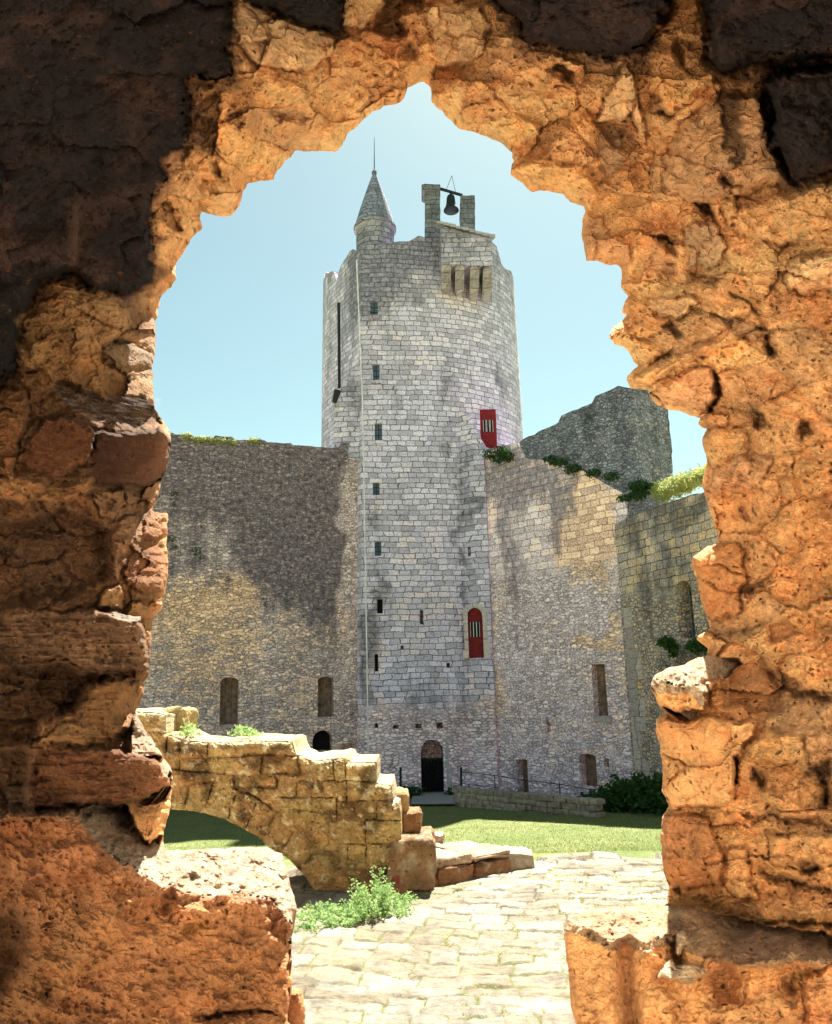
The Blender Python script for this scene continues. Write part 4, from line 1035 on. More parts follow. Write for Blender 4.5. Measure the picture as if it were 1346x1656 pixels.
    def ext(Pv, px, py):
        out = []
        for f in (.12, .3, .55, .8, 1.0):
            L = Pv.copy(); L[:, 1] = YS+.02+f*.95
            L[:, 2] += fbm(L[:, 0]*4+f*9, L[:, 2]*4, 88, 3)*.035; L[:, 0] += fbm(L[:, 0]*4, L[:, 2]*4+f*9, 89, 3)*.03; out.append(L)
        return out
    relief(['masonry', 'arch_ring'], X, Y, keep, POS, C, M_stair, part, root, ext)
    # back steps seen past the end of the wall, in their own depth
    def blk(px0, px1, py_top, py_bot, Y0, Y1, seed, base=(.30, .20, .10)):
        a0_ = P(px0, py_bot, Y0); a1_ = P(px1, py_bot, Y0); zt_ = P((px0+px1)/2, py_top, Y0).z; zb_ = a0_.z
        x0, x1 = a0_.x, a1_.x; p8 = [Vector(v) for v in ((x0, Y0, zb_), (x1, Y0, zb_), (x1, Y1, zb_), (x0, Y1, zb_), (x0, Y0, zt_), (x1, Y0, zt_+.01), (x1, Y1, zt_), (x0, Y1, zt_))]
        bm = bmesh.new(); rough_block(bm, p8, seed, .06, 9, .035); return tone_obj('step', bm, M_stair, root, base, seed, .6)
    blk(618, 659, 1286, 1345, 9.05, 9.6, 3); blk(650, 683, 1317, 1390, 9.0, 9.7, 5, (.26, .155, .08)); blk(628, 702, 1362, 1440, 8.45, 9.4, 7, (.25, .15, .08))
    blk(690, 720, 1350, 1372, 9.75, 10.0, 8, (.45, .38, .28))
    blk(250, 294, 1150, 1186, 8.9, 9.5, 9, (.33, .26, .12))
    # long low step running right, its face going away from the camera
    A = at_z(640, 1444, TZ); B = at_z(830, 1409, TZ)
    for k, (f0, f1_) in enumerate(((0, .34), (.345, .66), (.665, 1.0))):
        for row, (z0, z1, off) in enumerate(((-.05, .14, 0), (.145, .27, .03))):
            p = A+(B-A)*f0; q = A+(B-A)*(f1_-.004); n_ = Vector((-(B-A).y, (B-A).x, 0)).normalized()
            if n_.y < 0: n_ = -n_
            p8 = [p+n_*off, q+n_*off, q+n_*.85, p+n_*.85]; p8 = [Vector((v.x, v.y, TZ+z0)) for v in p8]+[Vector((v.x, v.y, TZ+z1-.03*k*row)) for v in p8]
            bm = bmesh.new(); rough_block(bm, p8, 20+k+row*5, .05, 11, .035); tone_obj('step', bm, M_stair, root, (.24, .125, .065) if row == 0 else (.36, .25, .17), 30+k, .6)
    p = at_z(868, 1408, TZ); p8 = [p+Vector(v) for v in ((-.34, -.02, -.05), (.02, .05, -.05), (.02, .5, -.05), (-.34, .5, -.05), (-.34, -.0, .2), (-.02, .05, .15), (-.02, .5, .13), (-.34, .5, .2))]
    bm = bmesh.new(); rough_block(bm, p8, 44, .05, 8, .05); tone_obj('end_stone', bm, M_stair, root, (.36, .30, .22), 9)
    # moss on the flat top of the stair wall
    r = np.random.default_rng(2); L = []
    for cx0, s_ in ((310, .12), (300, .05), (390, .10), (400, .06), (405, .05)):
        for j in range(70):
            p = at_y(cx0+r.normal()*9, 1192, 8.8+r.normal()*.12); L.append(p+np.array([0, 0, r.uniform(0, s_)]))
    o = leaf_clump('weed', L, (.2, 1.4), .07, M_leaf_l, 'little green tufts sprouting on the flat top of the ruined stair', 'plant', 'stuff', aspect=.18, seed=9)
build_stair()
print('stair done')

# ------------------------------------------------------------------ FOREGROUND OPENING
def build_opening():
    base_o = (0, 1.9, EYE-1.9)
    root = empty('wall_opening', base_o); tag(root, 'rough ragged opening broken through a thick red sandstone wall', 'wall opening')
    hole = [(685, 120.6), (697, 133), (698, 152), (708, 165), (724, 180), (736, 193), (743, 198.6), (760, 203), (776, 208), (795, 216), (813, 223.7), (830, 237.6), (829.5, 247), (835, 258),
            (827.7, 267), (826.7, 274.7), (843, 286), (860, 302.6), (877, 300), (899, 303.5), (914, 307), (924, 318.6), (946, 326), (949, 335), (945.5, 346), (942, 370.6), (945.5, 393),
            (950, 416), (967, 415), (980, 421.7), (1000, 421.7), (1007, 428), (1006, 454), (1011.5, 467), (1020.7, 476.5), (1011.5, 487.6), (1007, 500.6), (1016, 506), (1004, 521),
            (993, 528.5), (986, 541.5), (996.6, 552.6), (1009.6, 554.5), (1020.7, 565.6), (1028, 582), (1036, 589), (1014, 610), (1021, 622.7), (1049, 624.6), (1051, 637.6),
            (1064, 650.6), (1079, 656), (1101, 660), (1120, 667), (1134.6, 671), (1131, 680), (1136.5, 686), (1147.6, 687.7), (1137, 706), (1141, 725), (1145, 747), (1136.5, 777),
            (1144, 803), (1153, 831), (1162.5, 858.6), (1166, 874), (1141, 886), (1119, 902.7), (1122.6, 923), (1130, 945.4), (1139, 979), (1146.7, 1001), (1152, 1012),
            (1137.5, 1023.5), (1128, 1029), (1146.7, 1045.7), (1141, 1062.5), (1126, 1064), (1104, 1075.5), (1078, 1081), (1057.6, 1094), (1054, 1109), (1062, 1128), (1076, 1150), (1062.7, 1162.7),
            (1062, 1181), (1069, 1203.6), (1074, 1235), (1073, 1278), (1085, 1302), (1073, 1320.6), (1071, 1352), (1072, 1380), (1077, 1412), (1086, 1436), (1079, 1465.6),
            (1000, 1466), (950, 1471), (919, 1486), (914, 1514), (918, 1542), (923, 1597), (925, 1627), (934, 1656), (938, 1720), (940, 2600),
            (494, 2600), (493, 1720), (491, 1625), (487, 1600), (469, 1596), (470, 1523), (470, 1482), (478, 1471), (478, 1460), (467, 1424.7), (461.6, 1400.6), (456, 1380), (430, 1369),
            (350, 1372), (300, 1374), (268.6, 1374), (263, 1370), (261, 1350), (265, 1331), (272, 1307), (274, 1288.6), (277, 1255), (274, 1238.4), (261, 1221.7), (259, 1214),
            (246, 1195.7), (233, 1177), (224, 1162), (217, 1148), (226, 1130), (231.4, 1113.6), (229.6, 1098.7), (239, 1087.6), (242.6, 1043), (246, 1004), (248, 989), (260, 981.7), (263, 959.4), (268.6, 937),
            (272, 918.6), (270.7, 898.6), (269, 876), (270.7, 861.5), (270.7, 830), (250, 829), (244.7, 822.5), (254, 802), (263, 768.6), (270.7, 746), (276, 714.7),
            (274.4, 696), (263, 677.6), (251, 662.7), (248.4, 648), (246, 620), (245, 586.6), (247, 570), (249.6, 546), (248.7, 520), (252.4, 501), (256, 481), (260, 468),
            (274.7, 458.5), (283, 443.6), (280, 430.6), (284, 414), (295, 401), (306, 379), (324.7, 360), (321, 343), (323, 333), (356, 341.5), (371, 341.5), (386, 323),
            (390.7, 300.6), (399, 287.6), (421, 283), (441.7, 282), (445.4, 271), (458.5, 254), (476, 235), (512, 235.7), (543.6, 236.6), (553, 226.4), (561, 208), (575, 196.7),
            (584.4, 187.4), (603, 170.7), (623.5, 161.4), (645.7, 156), (653, 148.4), (658.7, 130)]
    sil = rough_poly(hole, 4, 3.0, 77)
    g = 2.15
    xs = np.concatenate([np.arange(-1500, -40, 30), np.arange(-40, 1390, g), np.arange(1390, 2900, 30)])
    ys = np.concatenate([np.arange(-440, -40, 20), np.arange(-40, 1700, g), np.arange(1700, 2600, 30)])
    X, Y = np.meshgrid(xs, ys)
    sdh = sdf(sil, X, Y)            # positive inside the hole
    keep = sdh < g*1.1
    qx, qy = nearest_on(sil, X, Y); snap = (keep & (sdh > 0)) | ((sdh <= 0) & (sdh > -g*.45))
    X = np.where(snap, qx, X); Y = np.where(snap, qy, Y)
    s = np.clip(-sdh, 0, None)
    D = ray(X, Y)
    ezy = D[..., 2]/D[..., 1]
    # ---- base funnel
    wl = sstep(620, 330, X)
    Yr = 2.60-1.00*(1-np.exp(-s/330))
    Yl = 2.42-.42*(1-np.exp(-s/70))-.30*(1-np.exp(-s/300))
    T = Yr*(1-wl)+Yl*wl
    n5x = fbm(X/26, Y/26, 101, 3); n5y = fbm(X/26, Y/26, 102, 3)
    Xw = X+n5x*8+fbm(X/7, Y/7, 103, 2)*2.0; Yw = Y+n5y*8+fbm(X/7, Y/7, 104, 2)*2.0
    smoothm = np.zeros(X.shape)       # how smooth the surface is (dressed faces)
    MORT = np.array([.82, .505, .245]); OCH = np.array([.78, .435, .19]); RED = np.array([.56, .27, .125]); DRED = np.array([.29, .125, .06])
    BUFF = np.array([.80, .56, .32]); GREYB = np.array([.36, .27, .18]); BROWN = np.array([.20, .12, .075]); SHADE = np.array([.0085, .0052, .0048]); MOSS = np.array([.14, .11, .035])  # the near-black tone paints the shade of upper corners and hollows
    LBR = np.array([.50, .295, .17])
    C = np.zeros(X.shape+(3,))
    a_ = sstep(-.35, .35, fbm(X/120, Y/90, 201, 4))[..., None]; C[:] = MORT*(1-a_)+OCH*a_
    b_ = (sstep(.12, .50, fbm(X/60, Y/40, 202, 4))*.55)[..., None]; C = C*(1-b_)+RED*b_
    # bias: left side redder stone, its shade painted darker, right lower ochre
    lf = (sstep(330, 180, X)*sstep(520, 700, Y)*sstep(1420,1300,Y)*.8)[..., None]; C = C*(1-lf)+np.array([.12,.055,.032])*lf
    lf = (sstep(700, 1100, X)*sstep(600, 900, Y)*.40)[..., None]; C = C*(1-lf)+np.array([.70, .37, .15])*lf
    def nplane(ax, ay, Y0, n):
        n = np.array(n, float); d0 = ray(ax, ay); k0 = n.dot(d0)/d0[1]; k = (D@n)/D[..., 1]
        k = np.where(np.abs(k) < .05*abs(k0)+.02, np.sign(k0)*(.05*abs(k0)+.02), k)
        return np.clip(Y0*k0/k, .9, 3.2)
    def bbox(poly, m_=40):
        p = np.array(poly); ix0 = np.searchsorted(xs, p[:, 0].min()-m_); ix1 = np.searchsorted(xs, p[:, 0].max()+m_)
        iy0 = np.searchsorted(ys, p[:, 1].min()-m_); iy1 = np.searchsorted(ys, p[:, 1].max()+m_)
        return np.s_[iy0:iy1, ix0:ix1]
    def prim(poly, mode, h, c=None, w=8, sm=0.0, tilt=(0, 0), joint=.012, cw=.85, plane=None):
        """mode add: bulge toward (h>0) or sink away (h<0) from the camera, metres. mode set: a plane (ax,ay,Y0,n) or constant depth h"""
        nonlocal T, C, smoothm
        shaded = c is not None and mode == 'set' and float(np.sum(c)) < .045  # near-black planes carry painted shade
        if shaded: w = max(w, 16)
        if mode == 'add' and h < -.045: w = w*2.2; cw = min(cw, .62)  # dark colour in most hollows is painted shade, softened here
        b = bbox(poly); sd = sdf(poly, Xw[b], Yw[b]); p = np.array(poly); cx, cy = p.mean(0)
        sd = sd+fbm(X[b]/13, Y[b]/10, 57, 3)*min(w, 9)*.6
        m_ = sstep(0, w, sd) if w > 0 else (sd > 0).astype(float)
        if mode == 'add':
            T[b] -= m_*(h+tilt[0]*(X[b]-cx)/100+tilt[1]*(Y[b]-cy)/100)
        else:
            tgt = plane[b] if plane is not None else h+tilt[0]*(X[b]-cx)/100+tilt[1]*(Y[b]-cy)/100
            T[b] = T[b]*(1-m_)+tgt*m_
        if joint: T[b] += joint*np.exp(-(sd/3.0)**2)
        if c is not None:
            ce = max(3, w*.9); mc = (sstep(-2 if w < 12 else -ce*.6, ce, sd)*cw)[..., None]
            if shaded: mc = (sstep(-9, 0, sd+fbm(X[b]/9, Y[b]/8, 58, 4)*7)*cw)[..., None]
            elif mode == 'add': mc = mc*.72
            C[b] = C[b]*(1-mc)+np.array(c)*mc
        if c is not None and mode == 'set' and float(np.sum(c)) < .045:
            rim = sstep(-34, 0, sd+fbm(X[b]/24, Y[b]/20, 59, 4)*26)*(sd < 0)  # painted shade fades out beyond the dark edge
            rc_ = (rim*.80)[..., None]; C[b] = C[b]*(1-rc_)+np.array([.085, .042, .026])*rc_
        if joint:
            jc = (np.exp(-(sd/2.0)**2)*.4*sstep(-.35,.25,fbm(X[b]/30,Y[b]/30,55,2)))[..., None]; C[b] = C[b]*(1-jc)+np.array([.10, .05, .025])*jc
        if sm: smoothm[b] = np.maximum(smoothm[b], sstep(0, w+2, sd)*sm)
    def cap(region, front, k, c, cw=.9, w=2, sm=.3, rough=.012):
        nonlocal T, C, smoothm
        b = bbox(region); sr = sdf(region, Xw[b], Yw[b]); sf = -sdf(front, Xw[b], Yw[b])      # distance outside the front face
        sf = np.clip(sf, 0, None); tgt = fronts[id(front)][b]+k*sf+rough*fbm(X[b]/22, Y[b]/12, 71, 4)*sstep(0, 12, sf)
        m_ = sstep(0, w, sr); sfr = -sdf(front, Xw[b], Yw[b]); m_ = np.where((sfr <= 1.0) & (sfr > -16) & (sr > -18), 1.0, m_); T[b] = T[b]*(1-m_)+tgt*m_
        mc = (m_*cw)[..., None]; spk_ = (sstep(.18, .42, fbm(X[b]/7, Y[b]/4, 73, 5, .65))*.75)[..., None]; cc_ = np.array(c)*(1+.5*fbm(X[b]/22, Y[b]/11, 72, 5)[..., None])*(1-spk_)+np.array([.10, .055, .03])*spk_; C[b] = C[b]*(1-mc)+cc_*mc
        smoothm[b] = np.maximum(smoothm[b]*(1-m_), m_*sm)
    fronts = {}
    # generic bedded rubble everywhere first
    f1, f2, pl, cr = worley(Xw/105, Yw/66, 301); f1b, f2b, plb, crb = worley(Xw/38, Yw/27, 305); f1c, f2c, plc, crc = worley(Xw/15, Yw/12, 309)
    edge1 = 1-sstep(.02, .10, f2-f1); edge2 = 1-sstep(.02, .12, f2b-f1b)
    T -= .046*pl; T += .014*edge1*sstep(-.05, .5, fbm(X/90, Y/90, 311, 2))
    T -= .012*plb
    cc = ((cr-.5)*.5)[..., None]; C = C*(1+cc*.5)
    gc = ((cr < .12)*.25)[..., None]; C = C*(1-gc)+GREYB*1.2*gc
    rc = ((cr > .78)*.3)[..., None]; C = C*(1-rc)+RED*rc
    ec = (edge1*.14)[..., None]; C = C*(1-ec)+np.array([.12, .06, .03])*ec
    # ---------- upper left: near interior wall, shade painted into its colour
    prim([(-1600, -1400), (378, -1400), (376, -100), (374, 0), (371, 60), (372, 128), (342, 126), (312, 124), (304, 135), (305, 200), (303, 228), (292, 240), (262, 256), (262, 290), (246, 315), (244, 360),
          (246, 458), (200, 478), (150, 468), (120, 440), (70, 455), (40, 500), (20, 600), (-80, 700), (-1600, 900)], 'set', 1.50, SHADE*1.1, 5, .65, (.02, -.03), 0, 1)
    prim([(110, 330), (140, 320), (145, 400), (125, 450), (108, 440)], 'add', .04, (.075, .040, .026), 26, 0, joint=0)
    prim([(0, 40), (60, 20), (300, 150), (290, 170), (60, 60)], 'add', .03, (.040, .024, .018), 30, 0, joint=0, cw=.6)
    prim([(398, -300), (400, -2), (430, 12), (470, 32), (520, 50), (547, 54), (549, 0), (552, -300)], 'set', 1.45, SHADE, 3, .6, joint=0, cw=1)
    prim([(788, -300), (800, 0), (838, 30), (850, 62), (890, 78), (940, 84), (990, 92), (1040, 80), (1075, 40), (1088, 0), (1092, -300)], 'set', 1.42, SHADE*2.0, 6, .6, joint=0, cw=1)
    prim([(1140, -300), (1141, 30), (1143, 92), (1162, 118), (1200, 112), (1260, 100), (1346, 96), (2900, 60), (2900, -300)], 'set', 1.36, SHADE*.9, 5, .7, joint=0, cw=1)
    prim([(-1500, -1400), (2900, -1400), (2900, -250), (-1500, -250)], 'set', 1.42, SHADE*1.2, 60, .3, joint=0, cw=1)
    # ---------- stones of the head
    prim([(376, 0), (400, 0), (440, 20), (490, 42), (545, 60), (535, 85), (505, 112), (470, 120), (440, 108), (415, 100), (392, 78), (376, 52)], 'add', .055, BUFF, 7, .8, (.03, .05))
    prim([(551, -40), (625, -40), (620, 8), (600, 40), (590, 46), (552, 42)], 'add', .05, BUFF, 6, .8)
    prim([(595, 52), (612, 20), (630, -30), (690, -30), (684, 14), (664, 8), (655, 30), (655, 60), (640, 66)], 'add', -.16, BROWN*.8, 6)
    prim([(648, 72), (665, 66), (674, 78), (672, 98), (645, 90)], 'add', -.05, BROWN, 4)
    prim([(690, 24), (700, -5), (780, 5), (796, 40), (775, 92), (740, 106), (716, 112), (698, 100)], 'add', .05, BUFF*1.02, 7, .75, (.0, .04))
    prim([(700, 108), (716, 114), (762, 102), (745, 128), (730, 138), (703, 146)], 'add', -.015, RED*.85, 3, .8, (0, .12))
    prim([(636, 108), (634, 150), (612, 160), (586, 186), (578, 180), (602, 160), (595, 138), (616, 130)], 'add', -.03, RED*.8, 3, .7)
    prim([(420, 118), (470, 125), (505, 118), (545, 75), (565, 100), (560, 160), (520, 175), (450, 170), (400, 150)], 'add', .015, MORT, 16, 0, joint=0)
    prim([(434, 178), (470, 180), (500, 188), (490, 198), (450, 200)], 'add', -.045, LBR*.8, 5)
    prim([(311, 172), (330, 158), (352, 146), (359, 165), (356, 190), (346, 212), (330, 238), (312, 226), (308, 208)], 'add', -.035, BROWN*1.1, 3, .5, (.06, .03))
    prim([(322, 238), (345, 225), (352, 235), (352, 252), (335, 250)], 'add', -.02, BROWN*1.2, 4)
    prim([(334, 262), (350, 255), (358, 272), (360, 290), (348, 286), (336, 276)], 'add', -.08, BROWN*.6, 3)
    prim([(362, 178), (380, 175), (395, 200), (392, 222), (375, 200)], 'add', -.05, BROWN, 4)
    prim([(257, 328), (270, 322), (282, 338), (294, 352), (298, 372), (288, 374), (276, 362), (262, 362)], 'add', -.07, BROWN*.8, 3)
    prim([(262, 265), (278, 250), (300, 240), (296, 275), (275, 285)], 'add', -.02, LBR, 5)
    prim([(325, 290), (380, 285), (388, 315), (370, 338), (330, 330)], 'add', .03, MORT*1.03, 10, .3, joint=.0)
    prim([(885, 112), (900, 98), (920, 102), (931, 120), (930, 137), (915, 134), (903, 118)], 'add', -.10, BROWN*.8, 4)
    prim([(812, 182), (860, 186), (880, 205), (860, 222), (815, 215)], 'add', .03, (.80, .50, .20), 9, .3, joint=0)
    prim([(832, 232), (895, 215), (880, 250), (838, 258)], 'add', -.03, RED, 5)
    prim([(828, 270), (870, 255), (950, 270), (975, 320), (940, 322), (900, 300), (862, 300)], 'add', .03, OCH*1.1, 12, .5, joint=.01)
    prim([(960, 196), (985, 150), (1006, 106), (1016, 98), (1030, 140), (1034, 160), (1012, 190), (990, 196)], 'add', .06, BUFF, 4, .8, (.06, .0))
    prim([(1014, 165), (1034, 158), (1046, 205), (1042, 234), (1030, 220)], 'add', .06, BUFF*.95, 4, .6)
    prim([(962, 200), (1008, 196), (1032, 235), (1015, 250), (985, 240)], 'add', -.07, BROWN, 4)
    prim([(968, 212), (1002, 215), (1010, 260), (985, 285), (970, 262)], 'add', .0, GREYB, 5, .4)
    prim([(1046, 86), (1068, 40), (1086, 10), (1094, -60), (1134, -60), (1138, 40), (1144, 96), (1164, 124), (1150, 140), (1110, 172), (1085, 190), (1060, 170), (1045, 130)], 'add', .05, OCH*1.03, 12, .2, joint=.01)
    prim([(1085, 72), (1100, 62), (1108, 95), (1122, 122), (1112, 125), (1094, 98)], 'add', -.07, BROWN, 4)
    prim([(1056, 178), (1075, 174), (1094, 184), (1090, 194), (1064, 190)], 'add', -.08, SHADE*2, 4)
    prim([(1070, 292), (1078, 235), (1100, 200), (1140, 168), (1160, 150), (1180, 145), (1235, 150), (1262, 250), (1286, 300), (1240, 300), (1200, 318), (1150, 330), (1110, 328), (1082, 314)],
         'add', .11, LBR*1.1, 16, .6, (.05, .02))
    prim([(1155, 142), (1203, 142), (1203, 210), (1205, 260), (1190, 275), (1172, 240), (1160, 200)], 'add', -.03, SHADE*2.2, 10, 0, joint=0)
    prim([(1232, 128), (1262, 108), (1350, 108), (2900, 70), (2900, 290), (1346, 280), (1300, 288), (1284, 292), (1268, 262), (1250, 235), (1250, 180)], 'set', 1.38, SHADE*1.1, 10, .5, joint=0, cw=1)
    prim([(1115, 328), (1150, 326), (1160, 350), (1158, 362), (1130, 346)], 'add', -.15, SHADE*2, 4)
    prim([(1160, 292), (1180, 288), (1186, 306), (1168, 306)], 'add', -.06, SHADE*2, 4)
    prim([(1176, 335), (1230, 320), (1290, 302), (1346, 284), (2900, 250), (2900, 420), (1346, 395), (1270, 402), (1220, 395), (1188, 372)], 'add', .05, MORT, 14, .15, joint=.01)
    prim([(1264, 452), (1290, 418), (1350, 405), (1500, 400), (1500, 460), (1346, 470), (1300, 478), (1275, 470)], 'add', .06, BUFF, 9, .6)
    prim([(1170, 330), (1180, 300), (1195, 300), (1190, 360), (1178, 372)], 'add', .04, MORT, 8)
    prim([(942, 370), (948, 338), (972, 350), (990, 378), (1020, 385), (1022, 418), (1010, 428), (1000, 422), (967, 416), (950, 416)], 'add', .03, LBR*1.05, 8, .3)
    prim([(1060, 385), (1075, 378), (1096, 382), (1095, 415), (1078, 408)], 'add', -.11, SHADE*2.4, 4)
    prim([(1110, 365), (1160, 355), (1175, 400), (1170, 430), (1105, 435)], 'add', .04, GREYB*1.2, 7, .6)
    prim([(1102, 440), (1115, 432), (1172, 452), (1160, 468), (1135, 462)], 'add', -.07, BROWN, 3, .4)
    prim([(1030, 420), (1065, 445), (1092, 440), (1090, 425), (1060, 405)], 'add', -.02, LBR, 5)
    prim([(1050, 480), (1120, 476), (1130, 492), (1095, 520), (1055, 505)], 'add', .035, BUFF*.9, 7, .5)
    prim([(1072, 524), (1082, 518), (1102, 540), (1094, 546)], 'add', -.09, SHADE*2, 3)
    prim([(1040, 586), (1070, 570), (1088, 560), (1090, 570), (1052, 592)], 'add', -.07, SHADE*2.5, 3)
    prim([(1016, 612), (1040, 594), (1092, 572), (1150, 545), (1215, 512), (1228, 518), (1215, 535), (1165, 565), (1110, 592), (1052, 622), (1024, 622)], 'add', .065, OCH*1.05, 9, .35, (-.01, .03))
    prim([(1052, 636), (1110, 600), (1150, 590), (1162, 615), (1160, 650), (1140, 666), (1100, 658), (1062, 648)], 'add', .05, LBR*1.3, 12, .3)
    prim([(1150, 596), (1164, 602), (1172, 635), (1160, 662), (1138, 672), (1155, 645), (1158, 620)], 'add', -.14, SHADE*1.6, 3)
    prim([(1134, 676), (1165, 656), (1215, 668), (1222, 690), (1180, 690), (1148, 688)], 'add', .03, RED*.85, 5, .4)
    prim([(1150, 505), (1215, 520), (1235, 540), (1225, 560), (1190, 545)], 'add', -.03, GREYB, 6)
    prim([(1180, 470), (1230, 500), (1240, 540), (1232, 520), (1190, 485)], 'add', -.10, SHADE*2.4, 4)
    prim([(1228, 530), (1250, 540), (1256, 575), (1240, 578), (1234, 556)], 'add', -.11, SHADE*2, 4)
    prim([(1215, 655), (1235, 665), (1245, 690), (1230, 700), (1212, 690)], 'add', -.09, BROWN*.6, 4)
    prim([(1290, 690), (1315, 680), (1320, 705), (1298, 715)], 'add', -.09, SHADE*2, 4)
    prim([(1148, 690), (1180, 684), (1210, 700), (1215, 760), (1180, 790), (1142, 780), (1146, 745), (1140, 715)], 'add', .05, OCH*1.1, 14, .15)
    prim([(1150, 755), (1220, 730), (1250, 740), (1230, 790), (1180, 800), (1148, 790)], 'add', .02, LBR*1.2, 10)
    prim([(1258, 770), (1300, 745), (1346, 750), (1346, 800), (1300, 815), (1262, 805)], 'add', .05, OCH*1.05, 14, .2)
    prim([(1195, 815), (1215, 820), (1220, 845), (1200, 845)], 'add', -.05, BROWN*1.2, 4)
    # smooth red stone sticking out
    prim([(1119, 903), (1150, 884), (1188, 878), (1206, 892), (1204, 940), (1196, 990), (1168, 1004), (1148, 1000), (1128, 940)], 'add', .09, np.array([.52, .20, .07]), 6, .7, (-.04, 0))
    prim([(1195, 945), (1240, 930), (1250, 942), (1215, 965), (1200, 960)], 'add', -.05, BROWN, 4)
    prim([(1155, 1020), (1235, 1000), (1240, 1010), (1195, 1030), (1190, 1040), (1150, 1030)], 'add', -.05, BROWN, 4)
    prim([(1238, 1010), (1270, 1000), (1290, 1018), (1282, 1036), (1245, 1042)], 'add', -.05, DRED*1.1, 3, .6)
    prim([(1232, 1080), (1260, 1075), (1300, 1110), (1346, 1122), (1346, 1140), (1290, 1135), (1250, 1110)], 'add', -.08, BROWN*.9, 5)
    # stone with the sunlit sloping top
    fA = [(1050, 1103), (1080, 1104), (1104, 1106), (1128, 1110), (1140, 1124), (1143, 1150), (1100, 1152), (1060, 1144)]
    fronts[id(fA)] = np.full(X.shape, 2.26)
    prim(fA, 'set', 2.26, OCH, 4, .2, (.0, -.03), joint=.0)
    cap([(1050, 1104), (1056, 1092), (1078, 1078), (1104, 1072), (1141, 1058), (1196, 1064), (1204, 1074), (1184, 1090), (1160, 1100), (1146, 1118), (1136, 1122), (1128, 1110), (1104, 1106), (1080, 1104)], fA, .0045, (.36, .30, .22))
    prim([(1140, 1100), (1168, 1092), (1176, 1140), (1155, 1146)], 'add', .03, RED*1.1, 5)
    prim([(1172, 1094), (1204, 1072), (1238, 1062), (1262, 1100), (1274, 1130), (1262, 1152), (1225, 1156), (1178, 1142)], 'add', -.06, DRED*1.05, 4, .75)
    prim([(1078, 1145), (1098, 1142), (1130, 1150), (1120, 1160), (1090, 1158)], 'add', -.07, SHADE*2.4, 3)
    # big smooth block, right jamb
    prim([(1058, 1168), (1072, 1156), (1095, 1160), (1130, 1156), (1232, 1166), (1222, 1190), (1204, 1206), (1200, 1225), (1190, 1240), (1186, 1300), (1150, 1308), (1088, 1304), (1072, 1278), (1070, 1230)],
         'add', .10, OCH*1.02, 7, .9, (-.06, .0))
    prim([(1188, 1222), (1198, 1222), (1192, 1272), (1186, 1270)], 'add', -.12, SHADE, 2)
    prim([(1205, 1205), (1240, 1180), (1300, 1190), (1310, 1230), (1250, 1240), (1210, 1225)], 'add', .05, (.76, .44, .18), 10, .4, joint=.01)
    prim([(1212, 1232), (1240, 1245), (1246, 1275), (1228, 1280), (1214, 1256)], 'add', -.09, BROWN*.8, 4)
    prim([(1300, 1238), (1346, 1228), (1346, 1300), (1325, 1310), (1318, 1270)], 'add', -.10, SHADE*2.2, 6)
    prim([(1160, 1312), (1240, 1310), (1346, 1325), (1500, 1330), (1500, 1345), (1346, 1345), (1220, 1330)], 'add', -.05, BROWN*.9, 5)
    prim([(1066, 1322), (1090, 1312), (1150, 1326), (1163, 1350), (1168, 1400), (1168, 1436), (1120, 1442), (1088, 1438), (1070, 1400)], 'add', .08, np.array([.44, .175, .07]), 6, .55, (-.05, 0))
    prim([(1172, 1375), (1210, 1360), (1215, 1420), (1230, 1455), (1190, 1460), (1172, 1430)], 'add', .04, OCH*.95, 8, .3)
    prim([(1225, 1400), (1260, 1410), (1300, 1425), (1346, 1430), (1346, 1440), (1290, 1440), (1240, 1420)], 'add', -.06, SHADE*3, 4)
    prim([(1240, 1350), (1346, 1345), (1420, 1350), (1420, 1395), (1290, 1410), (1250, 1395)], 'add', .05, OCH, 10, .2)
    prim([(1290, 1390), (1310, 1385), (1330, 1410), (1310, 1420), (1292, 1408)], 'add', -.08, BROWN*.7, 4)
    prim([(1076, 1448), (1098, 1432), (1150, 1445), (1178, 1462), (1225, 1480), (1346, 1482), (2000, 1500), (2000, 1515), (1346, 1504), (1240, 1502), (1150, 1480), (1084, 1470)], 'add', -.10, MOSS, 7)
    # shelf, block and lower stones of the right sill
    fB = [(900, 1484), (918, 1489), (960, 1504), (992, 1522), (1015, 1512), (1045, 1524), (1096, 1509), (1130, 1530), (1200, 1556), (1280, 1542), (1346, 1552), (2600, 1640), (2600, 2600), (900, 2600)]
    fbp = 2.14+(X-1000)*-.0003+(Y-1500)*-.0005; fronts[id(fB)] = fbp
    prim(fB, 'set', 0, OCH*.98, 3, .6, joint=0, plane=fbp)
    cap([(1078, 1462), (1150, 1474), (1250, 1500), (1346, 1508), (2600, 1560), (2600, 1640), (1346, 1554), (1280, 1544), (1200, 1558), (1130, 1532), (1096, 1511), (1045, 1526), (1015, 1514), (992, 1524),
          (960, 1506), (918, 1491), (900, 1484), (905, 1476), (930, 1460), (1000, 1452)], fB, .0058, (.36, .26, .17), sm=.2, rough=.022)
    fl = np.exp(-((X-(1010+(Y-1520)*.06))/15)**2)*sstep(1512, 1530, Y)*(X < 1075)
    T += .075*fl; C = C*(1-.5*fl[..., None])+DRED*.5*fl[..., None]
    prim([(1076, 1520), (1098, 1508), (1110, 1570), (1112, 1700), (1088, 1700), (1090, 1600)], 'add', -.08, DRED, 5)
    prim([(1064, 1584), (1090, 1572), (1140, 1580), (1150, 1560), (1210, 1555), (1346, 1560), (2600, 1660), (2600, 2600), (1100, 2600), (1085, 1640)], 'set', 1.92, OCH*.95, 12, .1, (-.03, -.05), joint=0)
    tp = nplane(1100, 1580, 1.95, (-.1, -.35, .93))
